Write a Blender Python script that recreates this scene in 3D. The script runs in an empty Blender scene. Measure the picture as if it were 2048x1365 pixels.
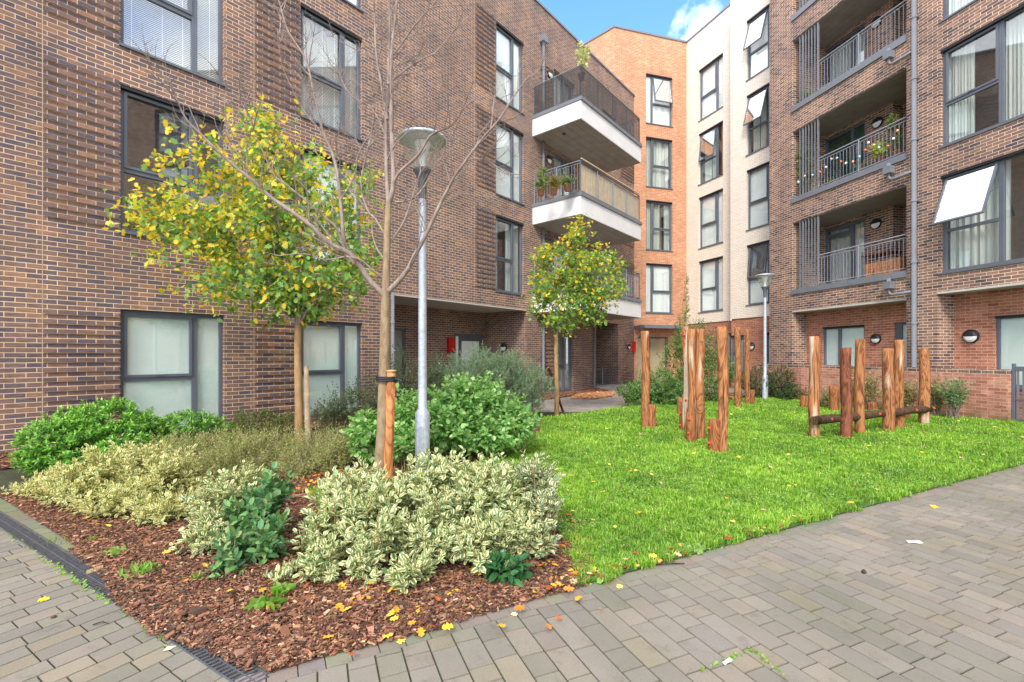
import bpy, math, random
import numpy as np
from mathutils import Vector, Matrix
R = random.Random(7); NR = np.random.default_rng(11)
sc = bpy.context.scene
rad = math.radians

# ------------------------------------------------------------------ camera, sky, sun, exposure
FK, HOR, EYE, ST = 930.0, 710.0, 1.47, 3.15      # focal length in photo pixels, horizon row, eye height, storey height
cam = bpy.data.cameras.new("camera"); co = bpy.data.objects.new("camera", cam); sc.collection.objects.link(co)
cam.sensor_width = 36; cam.lens = FK*36/2048; cam.shift_y = (HOR-682.5)/2048
cam.clip_start = 0.05; cam.clip_end = 2000
co.location = (0, 0, EYE); co.rotation_euler = (rad(90), 0, 0); sc.camera = co

SUN_EL, SUN_AZ = rad(42), rad(197)               # azimuth clockwise from +Y : behind the camera, a little to the left
SUND = Vector((math.sin(SUN_AZ)*math.cos(SUN_EL), math.cos(SUN_AZ)*math.cos(SUN_EL), math.sin(SUN_EL)))
w = bpy.data.worlds.new("World"); sc.world = w; w.use_nodes = True
nt = w.node_tree; N = nt.nodes; L = nt.links
for n in list(N): N.remove(n)
out = N.new('ShaderNodeOutputWorld'); bg = N.new('ShaderNodeBackground'); bg.inputs['Strength'].default_value = 0.15
sky = N.new('ShaderNodeTexSky'); sky.sky_type = 'NISHITA'; sky.sun_disc = False
sky.sun_elevation = SUN_EL; sky.sun_rotation = SUN_AZ; sky.air_density = 1.0; sky.dust_density = 0.4; sky.ozone_density = 3.0
tc = N.new('ShaderNodeTexCoord')
mp = N.new('ShaderNodeMapping'); mp.inputs['Scale'].default_value = (3.0, 3.0, 5.0); mp.inputs['Location'].default_value = (3.1, 7.7, 2.0)
no = N.new('ShaderNodeTexNoise'); no.inputs['Scale'].default_value = 1.6; no.inputs['Detail'].default_value = 9; no.inputs['Roughness'].default_value = 0.55
L.new(tc.outputs['Generated'], mp.inputs['Vector']); L.new(mp.outputs['Vector'], no.inputs['Vector'])
def wmath(op, a, b=None, clamp=False):
    m = N.new('ShaderNodeMath'); m.operation = op; m.use_clamp = clamp
    for i, v in enumerate((a, b)):
        if v is None: continue
        if isinstance(v, (int, float)): m.inputs[i].default_value = v
        else: L.new(v, m.inputs[i])
    return m.outputs[0]
def wdot(vec):
    v = Vector(vec).normalized(); d = N.new('ShaderNodeVectorMath'); d.operation = 'DOT_PRODUCT'
    L.new(tc.outputs['Generated'], d.inputs[0]); d.inputs[1].default_value = v
    return d.outputs['Value']
# broken cloud cover, added out of view for soft neutral light, but for a clear gap over the far corner of the court, with one small cloud in it
def pxdir(x, y): return ((x-1024)/FK, 1.0, (HOR-y)/FK)
gap = wmath('MULTIPLY', wmath('SUBTRACT', wdot(pxdir(1240, -60)), 0.90), 9.0, True)
gap = wmath('MULTIPLY', gap, 0.62)
small = wmath('MULTIPLY', wmath('SUBTRACT', wdot(pxdir(1392, 66)), 0.9981), 420.0, True)
no2 = N.new('ShaderNodeTexNoise'); no2.inputs['Scale'].default_value = 22; no2.inputs['Detail'].default_value = 8; L.new(tc.outputs['Generated'], no2.inputs['Vector'])
puff = wmath('MULTIPLY', wmath('SUBTRACT', no2.outputs['Fac'], 0.5), 1.1)
dens = wmath('ADD', wmath('SUBTRACT', wmath('ADD', no.outputs['Fac'], 0.10), gap), wmath('MULTIPLY', small, 0.50))
dens = wmath('ADD', dens, wmath('MULTIPLY', puff, wmath('ADD', small, 0.12)))
cov = wmath('MULTIPLY', wmath('SUBTRACT', dens, 0.36), 3.6, True)
mix = N.new('ShaderNodeMix'); mix.data_type = 'RGBA'
hue = N.new('ShaderNodeMix'); hue.data_type = 'RGBA'; hue.blend_type = 'MULTIPLY'; hue.inputs['Factor'].default_value = 1.0
L.new(sky.outputs['Color'], hue.inputs['A']); hue.inputs['B'].default_value = (0.62, 0.86, 1.25, 1)
L.new(cov, mix.inputs['Factor']); L.new(hue.outputs['Result'], mix.inputs['A']); mix.inputs['B'].default_value = (4.9, 4.95, 5.1, 1)
L.new(mix.outputs['Result'], bg.inputs['Color']); L.new(bg.outputs[0], out.inputs['Surface'])
sl = bpy.data.lights.new("sun", 'SUN'); sl.energy = 1.2; sl.angle = rad(16); sl.color = (1.0, 0.93, 0.82)
so = bpy.data.objects.new("sun", sl); sc.collection.objects.link(so); so.rotation_euler = SUND.to_track_quat('Z', 'Y').to_euler()
sc.view_settings.view_transform = 'Standard'; sc.view_settings.look = 'None'; sc.view_settings.gamma = 1
sc.view_settings.exposure = 1.74
sc.cycles.max_bounces = 7; sc.cycles.diffuse_bounces = 4; sc.cycles.transparent_max_bounces = 12
sc.cycles.glossy_bounces = 3; sc.cycles.transmission_bounces = 4
sc.cycles.use_denoising = True

# ------------------------------------------------------------------ measuring helpers
def gp(x, y, z=0.0):
    Y = FK*(EYE-z)/(y-HOR); return ((x-1024)/FK*Y, Y)
def at(x, y, Y): return Vector(((x-1024)/FK*Y, Y, EYE+(HOR-y)/FK*Y))
def zs(k): return EYE+k*ST                        # height given in storeys above the eye

class Frame:
    """a wall plane: s runs along it, t points out of it into the court, z up"""
    def __init__(s, p, d, outward):
        s.p = Vector(p); s.d = Vector(d).normalized(); n = Vector((s.d.y, -s.d.x))
        s.n = n if n.dot(Vector(outward)) > 0 else -n
    def P(s, a, t, z): q = s.p+s.d*a+s.n*t; return (q.x, q.y, z)
    def s_at(s, px, t=0.0):
        r = (px-1024)/FK; q = s.p+s.n*t
        return (r*q.y-q.x)/(s.d.x-r*s.d.y)
    def z_at(s, px, py, t=0.0):
        q = s.p+s.n*t+s.d*s.s_at(px, t); return EYE+(HOR-py)/FK*q.y
    def turned(s, a, t, inward=True):
        """frame of the side wall that starts at (a,t) and runs into the building"""
        q = s.p+s.d*a+s.n*t; return q

# ------------------------------------------------------------------ mesh helpers
class MB:
    def __init__(s): s.v = []; s.f = []; s.uv = []; s.mi = []; s.sm = []
    def face(s, pts, uvs=None, m=0, smooth=False):
        i = len(s.v); s.v += [tuple(p) for p in pts]; s.f.append(tuple(range(i, i+len(pts))))
        s.uv += list(uvs) if uvs else [(p[0]+p[1], p[2]) for p in pts]; s.mi.append(m); s.sm.append(smooth)
    def box(s, F, a0, a1, t0, t1, z0, z1, m=0):
        P = F.P if isinstance(F, Frame) else (lambda a, t, z: (a, t, z))
        q = lambda l, u: s.face([P(*c) for c in l], u, m)
        for t in (t0, t1): q([(a0,t,z0),(a1,t,z0),(a1,t,z1),(a0,t,z1)], [(a0,z0),(a1,z0),(a1,z1),(a0,z1)])
        for a in (a0, a1): q([(a,t0,z0),(a,t1,z0),(a,t1,z1),(a,t0,z1)], [(t0,z0),(t1,z0),(t1,z1),(t0,z1)])
        for z in (z0, z1): q([(a0,t0,z),(a1,t0,z),(a1,t1,z),(a0,t1,z)], [(a0,t0),(a1,t0),(a1,t1),(a0,t1)])
    def tube(s, pts, rr, n=8, cap=True, m=0, smooth=True):
        pts = [Vector(p) for p in pts]
        if isinstance(rr, (int, float)): rr = [rr]*len(pts)
        i0 = len(s.v); rings = []; ref = None; dist = 0
        for k, p in enumerate(pts):
            d = (pts[min(k+1, len(pts)-1)]-pts[max(k-1, 0)])
            if d.length < 1e-9: d = Vector((0,0,1))
            d.normalize()
            if ref is None: ref = d.orthogonal().normalized()
            ref = (ref-d*ref.dot(d));
            if ref.length < 1e-6: ref = d.orthogonal()
            ref.normalize(); b = d.cross(ref)
            if k: dist += (p-pts[k-1]).length
            ring = []
            for j in range(n):
                a = 2*math.pi*j/n; ring.append(len(s.v)); s.v.append(tuple(p+(ref*math.cos(a)+b*math.sin(a))*rr[k]))
            rings.append((ring, dist))
        for k in range(len(rings)-1):
            (A, da), (B, db) = rings[k], rings[k+1]
            for j in range(n):
                l = (j+1) % n; s.f.append((A[j], A[l], B[l], B[j])); s.uv += [(j/n,da),((j+1)/n,da),((j+1)/n,db),(j/n,db)]
                s.mi.append(m); s.sm.append(smooth)
        if cap:
            for ring, _ in (rings[0], rings[-1]):
                s.f.append(tuple(ring)); s.uv += [(s.v[i][0]*1, s.v[i][1]*1) for i in ring]; s.mi.append(m); s.sm.append(False)
    def lathe(s, c, prof, n=24, m=0, ax=None):
        """prof: (r,h) along axis ax (default up) from c"""
        ax = Vector(ax or (0,0,1)).normalized(); c = Vector(c); u = ax.orthogonal().normalized(); v = ax.cross(u); rings = []
        for r, h in prof:
            ring = []
            for j in range(n):
                a = 2*math.pi*j/n; ring.append(len(s.v)); s.v.append(tuple(c+ax*h+(u*math.cos(a)+v*math.sin(a))*max(r, 1e-4)))
            rings.append(ring)
        for k in range(len(rings)-1):
            A, B = rings[k], rings[k+1]
            for j in range(n):
                l = (j+1) % n; s.f.append((A[j], A[l], B[l], B[j])); s.uv += [(j/n,k),((j+1)/n,k),((j+1)/n,k+1),(j/n,k+1)]
                s.mi.append(m); s.sm.append(True)
    def build(s, name, mats, parent=None, loc=None):
        me = bpy.data.meshes.new(name)
        base = Vector(loc) if loc is not None else (parent['_w'] if parent is not None and '_w' in parent else (0,0,0))
        base = Vector(base)
        me.from_pydata([(x-base.x, y-base.y, z-base.z) for x, y, z in s.v], [], s.f); 
        uvl = me.uv_layers.new(name="UVMap"); uvl.data.foreach_set("uv", [c for u in s.uv for c in u])
        for m in (mats if isinstance(mats, (list, tuple)) else [mats]): me.materials.append(m)
        me.polygons.foreach_set("material_index", s.mi); me.polygons.foreach_set("use_smooth", s.sm); me.update()
        o = bpy.data.objects.new(name, me); sc.collection.objects.link(o)
        if parent is not None: o.parent = parent
        else: o.location = base
        o['_w'] = tuple(base)
        return o
def thing(name, loc, label, cat, group=None, kind=None):
    o = bpy.data.objects.new(name, None); sc.collection.objects.link(o); o.location = loc; o['_w'] = tuple(loc); o.empty_display_size = .2
    return tag(o, label, cat, group, kind)
def tag(o, label=None, cat=None, group=None, kind=None):
    for k, v in (('label', label), ('category', cat), ('group', group), ('kind', kind)):
        if v: o[k] = v
    return o
def copy_tree(o, loc, label=None, rot=0, sc_=1.0):
    c = o.copy(); sc.collection.objects.link(c); c.location = loc; c.rotation_euler = (0, 0, rot); c.scale = (sc_, sc_, sc_)
    if label: c['label'] = label
    def kids(a, b):
        for ch in list(a.children):
            if ch is b: continue
            d = ch.copy(); sc.collection.objects.link(d); d.parent = b; kids(ch, d)
    kids(o, c); return c

# ------------------------------------------------------------------ materials
def mat(name, build):
    m = bpy.data.materials.new(name); m.use_nodes = True; t = m.node_tree
    b = t.nodes['Principled BSDF']; build(t, b); return m
def nd(t, kind, **kw):
    n = t.nodes.new(kind)
    for k, v in kw.items():
        if hasattr(n, k): setattr(n, k, v)
        else: n.inputs[k.replace('_', ' ')].default_value = v
    return n
def ramp(t, fac, stops, interp='LINEAR'):
    r = t.nodes.new('ShaderNodeValToRGB'); r.color_ramp.interpolation = interp; e = r.color_ramp.elements
    while len(e) < len(stops): e.new(.5)
    for i, (p, c) in enumerate(stops): e[i].position = p; e[i].color = (*c, 1) if len(c) == 3 else c
    t.links.new(fac, r.inputs[0]); return r.outputs[0]
def mixc(t, f, a, b, mode='MIX'):
    m = t.nodes.new('ShaderNodeMix'); m.data_type = 'RGBA'; m.blend_type = mode
    for k, v in (('Factor', f), ('A', a), ('B', b)):
        if isinstance(v, (int, float)): m.inputs[k].default_value = v
        elif isinstance(v, tuple): m.inputs[k].default_value = (*v, 1) if len(v) == 3 else v
        else: t.links.new(v, m.inputs[k])
    return m.outputs['Result']
def plain(name, c, rough=.6, metal=0.0, var=.12, scale=8, bump=0.0, spec=.4):
    def f(t, b):
        tx = nd(t, 'ShaderNodeTexCoord'); n = nd(t, 'ShaderNodeTexNoise', Scale=scale, Detail=6.0)
        t.links.new(tx.outputs['Object'], n.inputs['Vector'])
        lo = tuple(x*(1-var) for x in c); hi = tuple(min(1, x*(1+var)) for x in c)
        t.links.new(ramp(t, n.outputs['Fac'], [(.3, lo), (.7, hi)]), b.inputs['Base Color'])
        b.inputs['Roughness'].default_value = rough; b.inputs['Metallic'].default_value = metal; b.inputs['Specular IOR Level'].default_value = spec
        if bump:
            bu = nd(t, 'ShaderNodeBump', Strength=bump, Distance=.01); t.links.new(n.outputs['Fac'], bu.inputs['Height']); t.links.new(bu.outputs[0], b.inputs['Normal'])
    return mat(name, f)
def brick(name, cols, mortar, bump=.6, stain=.25, msize=.0055, streak=.35, lime=None):
    def f(t, b):
        uv = nd(t, 'ShaderNodeUVMap'); br = nd(t, 'ShaderNodeTexBrick')
        # slight waviness so that courses are not ruler-straight
        wn = nd(t, 'ShaderNodeTexNoise', Scale=14.0, Detail=3.0); t.links.new(uv.outputs[0], wn.inputs['Vector'])
        ws = nd(t, 'ShaderNodeVectorMath', operation='SUBTRACT'); t.links.new(wn.outputs['Color'], ws.inputs[0]); ws.inputs[1].default_value = (.5,.5,.5)
        wm = nd(t, 'ShaderNodeVectorMath', operation='SCALE'); t.links.new(ws.outputs[0], wm.inputs[0]); wm.inputs['Scale'].default_value = .006
        wa = nd(t, 'ShaderNodeVectorMath', operation='ADD'); t.links.new(uv.outputs[0], wa.inputs[0]); t.links.new(wm.outputs[0], wa.inputs[1])
        t.links.new(wa.outputs[0], br.inputs['Vector'])
        for k, v in (('Color1', (0,0,0,1)), ('Color2', (1,1,1,1)), ('Scale', 1.0), ('Mortar Size', msize), ('Mortar Smooth', .15), ('Bias', 0.0), ('Brick Width', .225), ('Row Height', .075)):
            br.inputs[k].default_value = v
        br.inputs['Mortar'].default_value = (.5,.5,.5,1)
        k = len(cols); base = ramp(t, br.outputs['Color'], [(i/max(1,k-1)*.86+.07, c) for i, c in enumerate(cols)])
        # streaks inside the brick
        mp = nd(t, 'ShaderNodeMapping'); mp.inputs['Scale'].default_value = (9, 60, 1); t.links.new(uv.outputs[0], mp.inputs[0])
        n1 = nd(t, 'ShaderNodeTexNoise', Scale=1.0, Detail=4.0); t.links.new(mp.outputs[0], n1.inputs['Vector'])
        base = mixc(t, 1.0, base, ramp(t, n1.outputs['Fac'], [(.3, (1-streak,)*3), (.72, (1+streak,)*3)]), 'MULTIPLY')
        if lime:
            n3 = nd(t, 'ShaderNodeTexNoise', Scale=9.0, Detail=5.0, Roughness=.7); t.links.new(uv.outputs[0], n3.inputs['Vector'])
            base = mixc(t, ramp(t, n3.outputs['Fac'], [(.60, (0,0,0)), (.70, (1,1,1))]), base, lime)
        n2 = nd(t, 'ShaderNodeTexNoise', Scale=.7, Detail=5.0, Roughness=.6); t.links.new(uv.outputs[0], n2.inputs['Vector'])
        ms = nd(t, 'ShaderNodeMapping'); ms.inputs['Scale'].default_value = (2.6, .22, 1); t.links.new(uv.outputs[0], ms.inputs[0])
        n4 = nd(t, 'ShaderNodeTexNoise', Scale=1.0, Detail=5.0, Roughness=.65); t.links.new(ms.outputs[0], n4.inputs['Vector'])
        mo = mixc(t, 1.0, mortar, ramp(t, n2.outputs['Fac'], [(.3, (.8,.8,.8)), (.7, (1.12,1.08,1.02))]), 'MULTIPLY')
        c = mixc(t, br.outputs['Fac'], base, mo)
        c = mixc(t, 1.0, c, ramp(t, n2.outputs['Fac'], [(.25, (1-stain, 1-stain*1.05, 1-stain)), (.75, (1+stain*.7, 1+stain*.55, 1+stain*.4))]), 'MULTIPLY')
        c = mixc(t, 1.0, c, ramp(t, n4.outputs['Fac'], [(.30, (1-stain*.6,)*3), (.5, (1,1,1)), (.72, (1+stain*.4,)*3)]), 'MULTIPLY')
        t.links.new(c, b.inputs['Base Color']); b.inputs['Roughness'].default_value = .85; b.inputs['Specular IOR Level'].default_value = .25
        inv = nd(t, 'ShaderNodeMath', operation='SUBTRACT'); inv.inputs[0].default_value = 1; t.links.new(br.outputs['Fac'], inv.inputs[1])
        ad = nd(t, 'ShaderNodeMath', operation='MULTIPLY_ADD'); t.links.new(n1.outputs['Fac'], ad.inputs[0]); ad.inputs[1].default_value = .3; t.links.new(inv.outputs[0], ad.inputs[2])
        bu = nd(t, 'ShaderNodeBump', Strength=bump, Distance=.008); t.links.new(ad.outputs[0], bu.inputs['Height']); t.links.new(bu.outputs[0], b.inputs['Normal'])
    return mat(name, f)
BR_L = brick('brown_brick', [(.115,.098,.112), (.165,.117,.108), (.138,.112,.122), (.200,.130,.106), (.235,.148,.116), (.178,.122,.112), (.30,.175,.115)], (.73,.53,.36), streak=.28)
BR_R = brick('dark_multi_brick', [(.085,.070,.076), (.20,.125,.100), (.28,.168,.125), (.13,.096,.092), (.33,.198,.142), (.235,.142,.112)], (.86,.67,.50), streak=.28)
BR_O = brick('orange_brick', [(.46,.20,.105), (.54,.25,.135), (.50,.22,.115), (.60,.31,.18)], (.72,.49,.34), lime=(.82,.62,.45), stain=.12, bump=.3)
BR_W = brick('cream_brick', [(.76,.67,.55), (.83,.745,.63), (.79,.70,.575)], (.50,.42,.34), stain=.05, streak=.10, bump=.3)
BR_RED = brick('red_brick', [(.33,.12,.075), (.42,.175,.11), (.49,.22,.14), (.37,.155,.10)], (.62,.44,.32), stain=.2)
def garden_wall_mat():
    m = brick('garden_wall_brick', [(.38,.15,.10), (.50,.23,.16), (.56,.29,.21), (.44,.19,.14)], (.60,.43,.33), stain=.3)
    t = m.node_tree; b = t.nodes['Principled BSDF']; src = b.inputs['Base Color'].links[0].from_socket
    uv = nd(t, 'ShaderNodeUVMap'); se = nd(t, 'ShaderNodeSeparateXYZ'); t.links.new(uv.outputs[0], se.inputs[0])
    n = nd(t, 'ShaderNodeTexNoise', Scale=3.0, Detail=6.0); t.links.new(uv.outputs[0], n.inputs['Vector'])
    a = nd(t, 'ShaderNodeMath', operation='MULTIPLY_ADD'); t.links.new(n.outputs['Fac'], a.inputs[0]); a.inputs[1].default_value = .9; t.links.new(se.outputs['Y'], a.inputs[2])
    moss = ramp(t, a.outputs[0], [(.42, (1,1,1)), (.75, (0,0,0))])
    t.links.new(mixc(t, moss, src, (.16,.13,.05)), b.inputs['Base Color']); return m
BR_G = garden_wall_mat()
FRAME = plain('grey_powder_coat', (.115,.128,.150), .45, 0, .08, 3)
FRAME2 = plain('mid_grey_metal', (.17,.18,.20), .45, 0, .08, 3)
BLACK = plain('black_metal', (.02,.02,.022), .5)
GALV = plain('galvanised_steel', (.50,.53,.57), .42, .35, .16, 22, .05)
GREYBOX = plain('dark_grey_cast', (.10,.11,.12), .5, .1, .2, 14)
WHITE_P = plain('white_render', (.78,.76,.73), .7, 0, .05, 2)
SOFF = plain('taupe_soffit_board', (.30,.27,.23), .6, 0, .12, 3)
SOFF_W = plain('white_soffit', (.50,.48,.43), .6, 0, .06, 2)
CONC = plain('concrete', (.36,.34,.31), .9, 0, .2, 6, .2)
ROOF = plain('roof_felt', (.10,.10,.10), .9)
REDP = plain('red_paint', (.55,.012,.012), .4)
WHITEM = plain('white_plastic', (.80,.80,.78), .35)
REDHOLD = plain('red_resin', (.75,.06,.03), .45)
ROPE = plain('grey_rope', (.16,.18,.17), .9)
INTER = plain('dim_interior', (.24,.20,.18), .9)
CREAMD = plain('cream_panel', (.62,.50,.32), .5, 0, .04, 1)
FROST = plain('frosted_film', (.84,.94,.89), .35, 0, .05, 1.3)
FROST2 = plain('frosted_film_grey', (.30,.35,.33), .3, 0, .05, 1.3)
BLIND = plain('white_blind', (.86,.88,.86), .6, 0, .04, 2)
SLAT = plain('blind_slat', (.84,.82,.76), .5, 0, .04, 2)
GREENB = plain('green_blind', (.012,.075,.045), .5, 0, .2, 3)
GREYC = plain('charcoal_curtain', (.055,.05,.055), .9)
def cloth_f(t, b):
    b.inputs['Base Color'].default_value = (.74,.78,.73,1); b.inputs['Roughness'].default_value = .9
    tl = nd(t, 'ShaderNodeBsdfTranslucent'); tl.inputs[0].default_value = (.74,.78,.73,1); mx = nd(t, 'ShaderNodeMixShader'); mx.inputs[0].default_value = .25
    o = t.nodes['Material Output']; t.links.new(b.outputs[0], mx.inputs[1]); t.links.new(tl.outputs[0], mx.inputs[2]); t.links.new(mx.outputs[0], o.inputs[0])
CLOTH = mat('pale_curtain', cloth_f)
def glass_f(tint, refl):
    def f(t, b):
        t.nodes.remove(b); tr = nd(t, 'ShaderNodeBsdfTransparent'); tr.inputs[0].default_value = (*tint, 1)
        gl = nd(t, 'ShaderNodeBsdfGlossy'); gl.inputs['Roughness'].default_value = .015; gl.inputs['Color'].default_value = (.95,.98,1,1)
        lw = nd(t, 'ShaderNodeLayerWeight', Blend=.5); fr = nd(t, 'ShaderNodeMath', operation='POWER'); t.links.new(lw.outputs['Facing'], fr.inputs[0]); fr.inputs[1].default_value = 3.5
        a = nd(t, 'ShaderNodeMath', operation='MULTIPLY_ADD'); a.use_clamp = True; t.links.new(fr.outputs[0], a.inputs[0]); a.inputs[1].default_value = .55; a.inputs[2].default_value = refl
        n = nd(t, 'ShaderNodeTexNoise', Scale=1.2); tx = nd(t, 'ShaderNodeTexCoord'); t.links.new(tx.outputs['Object'], n.inputs['Vector'])
        bu = nd(t, 'ShaderNodeBump', Strength=.02, Distance=.02); t.links.new(n.outputs['Fac'], bu.inputs['Height']); t.links.new(bu.outputs[0], gl.inputs['Normal'])
        mx = nd(t, 'ShaderNodeMixShader'); t.links.new(a.outputs[0], mx.inputs[0]); t.links.new(tr.outputs[0], mx.inputs[1]); t.links.new(gl.outputs[0], mx.inputs[2])
        t.links.new(mx.outputs[0], t.nodes['Material Output'].inputs[0])
    return f
GLASS = mat('window_glass', glass_f((.975,.99,.98), .11)); GLASS_B = mat('tilted_glass', glass_f((.9,.93,.95), .5))
def lens_f(t, b):
    b.inputs['Base Color'].default_value = (.55,.56,.48,1); b.inputs['Roughness'].default_value = .25; b.inputs['Alpha'].default_value = .26
GLASS_L = mat('lamp_lens', lens_f)
def screen_f(t, b):
    b.inputs['Base Color'].default_value = (.03,.028,.028,1); b.inputs['Roughness'].default_value = .7; b.inputs['Alpha'].default_value = .62
SCREEN = mat('dark_mesh_fabric', screen_f)
def bamboo_f(t, b):
    uv = nd(t, 'ShaderNodeUVMap'); wv = nd(t, 'ShaderNodeTexWave', Scale=9.0, Distortion=.4); wv.bands_direction = 'X'; t.links.new(uv.outputs[0], wv.inputs[0])
    n = nd(t, 'ShaderNodeTexNoise', Scale=5.0, Detail=4.0); t.links.new(uv.outputs[0], n.inputs['Vector'])
    c = ramp(t, wv.outputs['Fac'], [(.15, (.50,.34,.17)), (.45, (.86,.70,.44))]); c = mixc(t, .35, c, ramp(t, n.outputs['Fac'], [(.35, (.40,.26,.13)), (.65, (.80,.64,.38))]))
    t.links.new(c, b.inputs['Base Color']); b.inputs['Roughness'].default_value = .7
BAMBOO = mat('bamboo_screen', bamboo_f)
def wood(name, lo, hi, pale, ps=.62, gs=5.0):
    def f(t, b):
        tx = nd(t, 'ShaderNodeTexCoord'); oi = nd(t, 'ShaderNodeObjectInfo'); ad = nd(t, 'ShaderNodeVectorMath', operation='ADD')
        sc3 = nd(t, 'ShaderNodeVectorMath', operation='SCALE'); sc3.inputs['Scale'].default_value = 13.0
        t.links.new(oi.outputs['Location'], sc3.inputs[0]); t.links.new(tx.outputs['Object'], ad.inputs[0]); t.links.new(sc3.outputs[0], ad.inputs[1])
        mp = nd(t, 'ShaderNodeMapping'); mp.inputs['Scale'].default_value = (1, 1, .17); t.links.new(ad.outputs[0], mp.inputs[0])
        n = nd(t, 'ShaderNodeTexNoise', Scale=gs, Detail=3.0, Distortion=1.2); t.links.new(mp.outputs[0], n.inputs['Vector'])
        m = nd(t, 'ShaderNodeMath', operation='MULTIPLY'); t.links.new(n.outputs['Fac'], m.inputs[0]); m.inputs[1].default_value = 9.0
        pp = nd(t, 'ShaderNodeMath', operation='PINGPONG'); t.links.new(m.outputs[0], pp.inputs[0]); pp.inputs[1].default_value = .5
        m2 = nd(t, 'ShaderNodeMath', operation='MULTIPLY'); t.links.new(pp.outputs[0], m2.inputs[0]); m2.inputs[1].default_value = 2.0
        c = ramp(t, m2.outputs[0], [(.0, lo), (.28, tuple((a+b_)/2 for a, b_ in zip(lo, hi))), (.6, hi), (1, tuple(x*1.12 for x in hi))])
        n2 = nd(t, 'ShaderNodeTexNoise', Scale=2.4, Detail=2.0); mp2 = nd(t, 'ShaderNodeMapping'); mp2.inputs['Scale'].default_value = (2.2,2.2,.25); t.links.new(ad.outputs[0], mp2.inputs[0]); t.links.new(mp2.outputs[0], n2.inputs['Vector'])
        c = mixc(t, ramp(t, n2.outputs['Fac'], [(ps, (0,0,0)), (ps+.06, (.9,.9,.9))]), c, pale)
        mk = nd(t, 'ShaderNodeMapping'); mk.inputs['Scale'].default_value = (34,34,.8); t.links.new(ad.outputs[0], mk.inputs[0])
        nk = nd(t, 'ShaderNodeTexNoise', Scale=1.0, Detail=2.0); t.links.new(mk.outputs[0], nk.inputs['Vector'])
        c = mixc(t, ramp(t, nk.outputs['Fac'], [(.64, (0,0,0)), (.70, (.85,.85,.85))]), c, tuple(x*.35 for x in lo))
        n3 = nd(t, 'ShaderNodeTexNoise', Scale=60.0, Detail=3.0); t.links.new(mp.outputs[0], n3.inputs['Vector'])
        c = mixc(t, 1.0, c, ramp(t, n3.outputs['Fac'], [(.3, (.75,.75,.75)), (.7, (1.15,1.15,1.15))]), 'MULTIPLY')
        t.links.new(c, b.inputs['Base Color']); b.inputs['Roughness'].default_value = .85; b.inputs['Specular IOR Level'].default_value = .2
        bu = nd(t, 'ShaderNodeBump', Strength=.4, Distance=.01); t.links.new(n3.outputs['Fac'], bu.inputs['Height']); t.links.new(bu.outputs[0], b.inputs['Normal'])
    return mat(name, f)
TIMBER = wood('robinia_timber', (.16,.058,.024), (.40,.17,.068), (.60,.46,.33))
TIMBER_D = wood('dark_timber', (.10,.035,.02), (.24,.085,.045), (.30,.14,.08), .75)
TIMBER_P = wood('red_brown_timber', (.16,.055,.02), (.34,.13,.05), (.50,.30,.16), .66)
LOG = wood('weathered_log', (.035,.022,.015), (.11,.065,.035), (.18,.13,.08), .7)
STAKE = wood('stake_timber', (.26,.09,.03), (.48,.20,.07), (.55,.35,.18), .68)
def bark(name, lo, hi, sc_=14):
    def f(t, b):
        tx = nd(t, 'ShaderNodeTexCoord'); mp = nd(t, 'ShaderNodeMapping'); mp.inputs['Scale'].default_value = (1,1,.35); t.links.new(tx.outputs['Object'], mp.inputs[0])
        n = nd(t, 'ShaderNodeTexNoise', Scale=sc_, Detail=8.0, Roughness=.65); t.links.new(mp.outputs[0], n.inputs['Vector'])
        t.links.new(ramp(t, n.outputs['Fac'], [(.3, lo), (.7, hi)]), b.inputs['Base Color']); b.inputs['Roughness'].default_value = .85
        bu = nd(t, 'ShaderNodeBump', Strength=.6, Distance=.01); t.links.new(n.outputs['Fac'], bu.inputs['Height']); t.links.new(bu.outputs[0], b.inputs['Normal'])
    return mat(name, f)
BARK_A = bark('tan_bark', (.22,.12,.045), (.42,.27,.12)); BARK_B = bark('olive_bark', (.16,.095,.045), (.36,.27,.16), 18)
BARK_T = bark('grey_twig_bark', (.15,.10,.085), (.38,.30,.25)); STEM = bark('green_stem', (.16,.12,.04), (.32,.26,.10))
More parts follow.
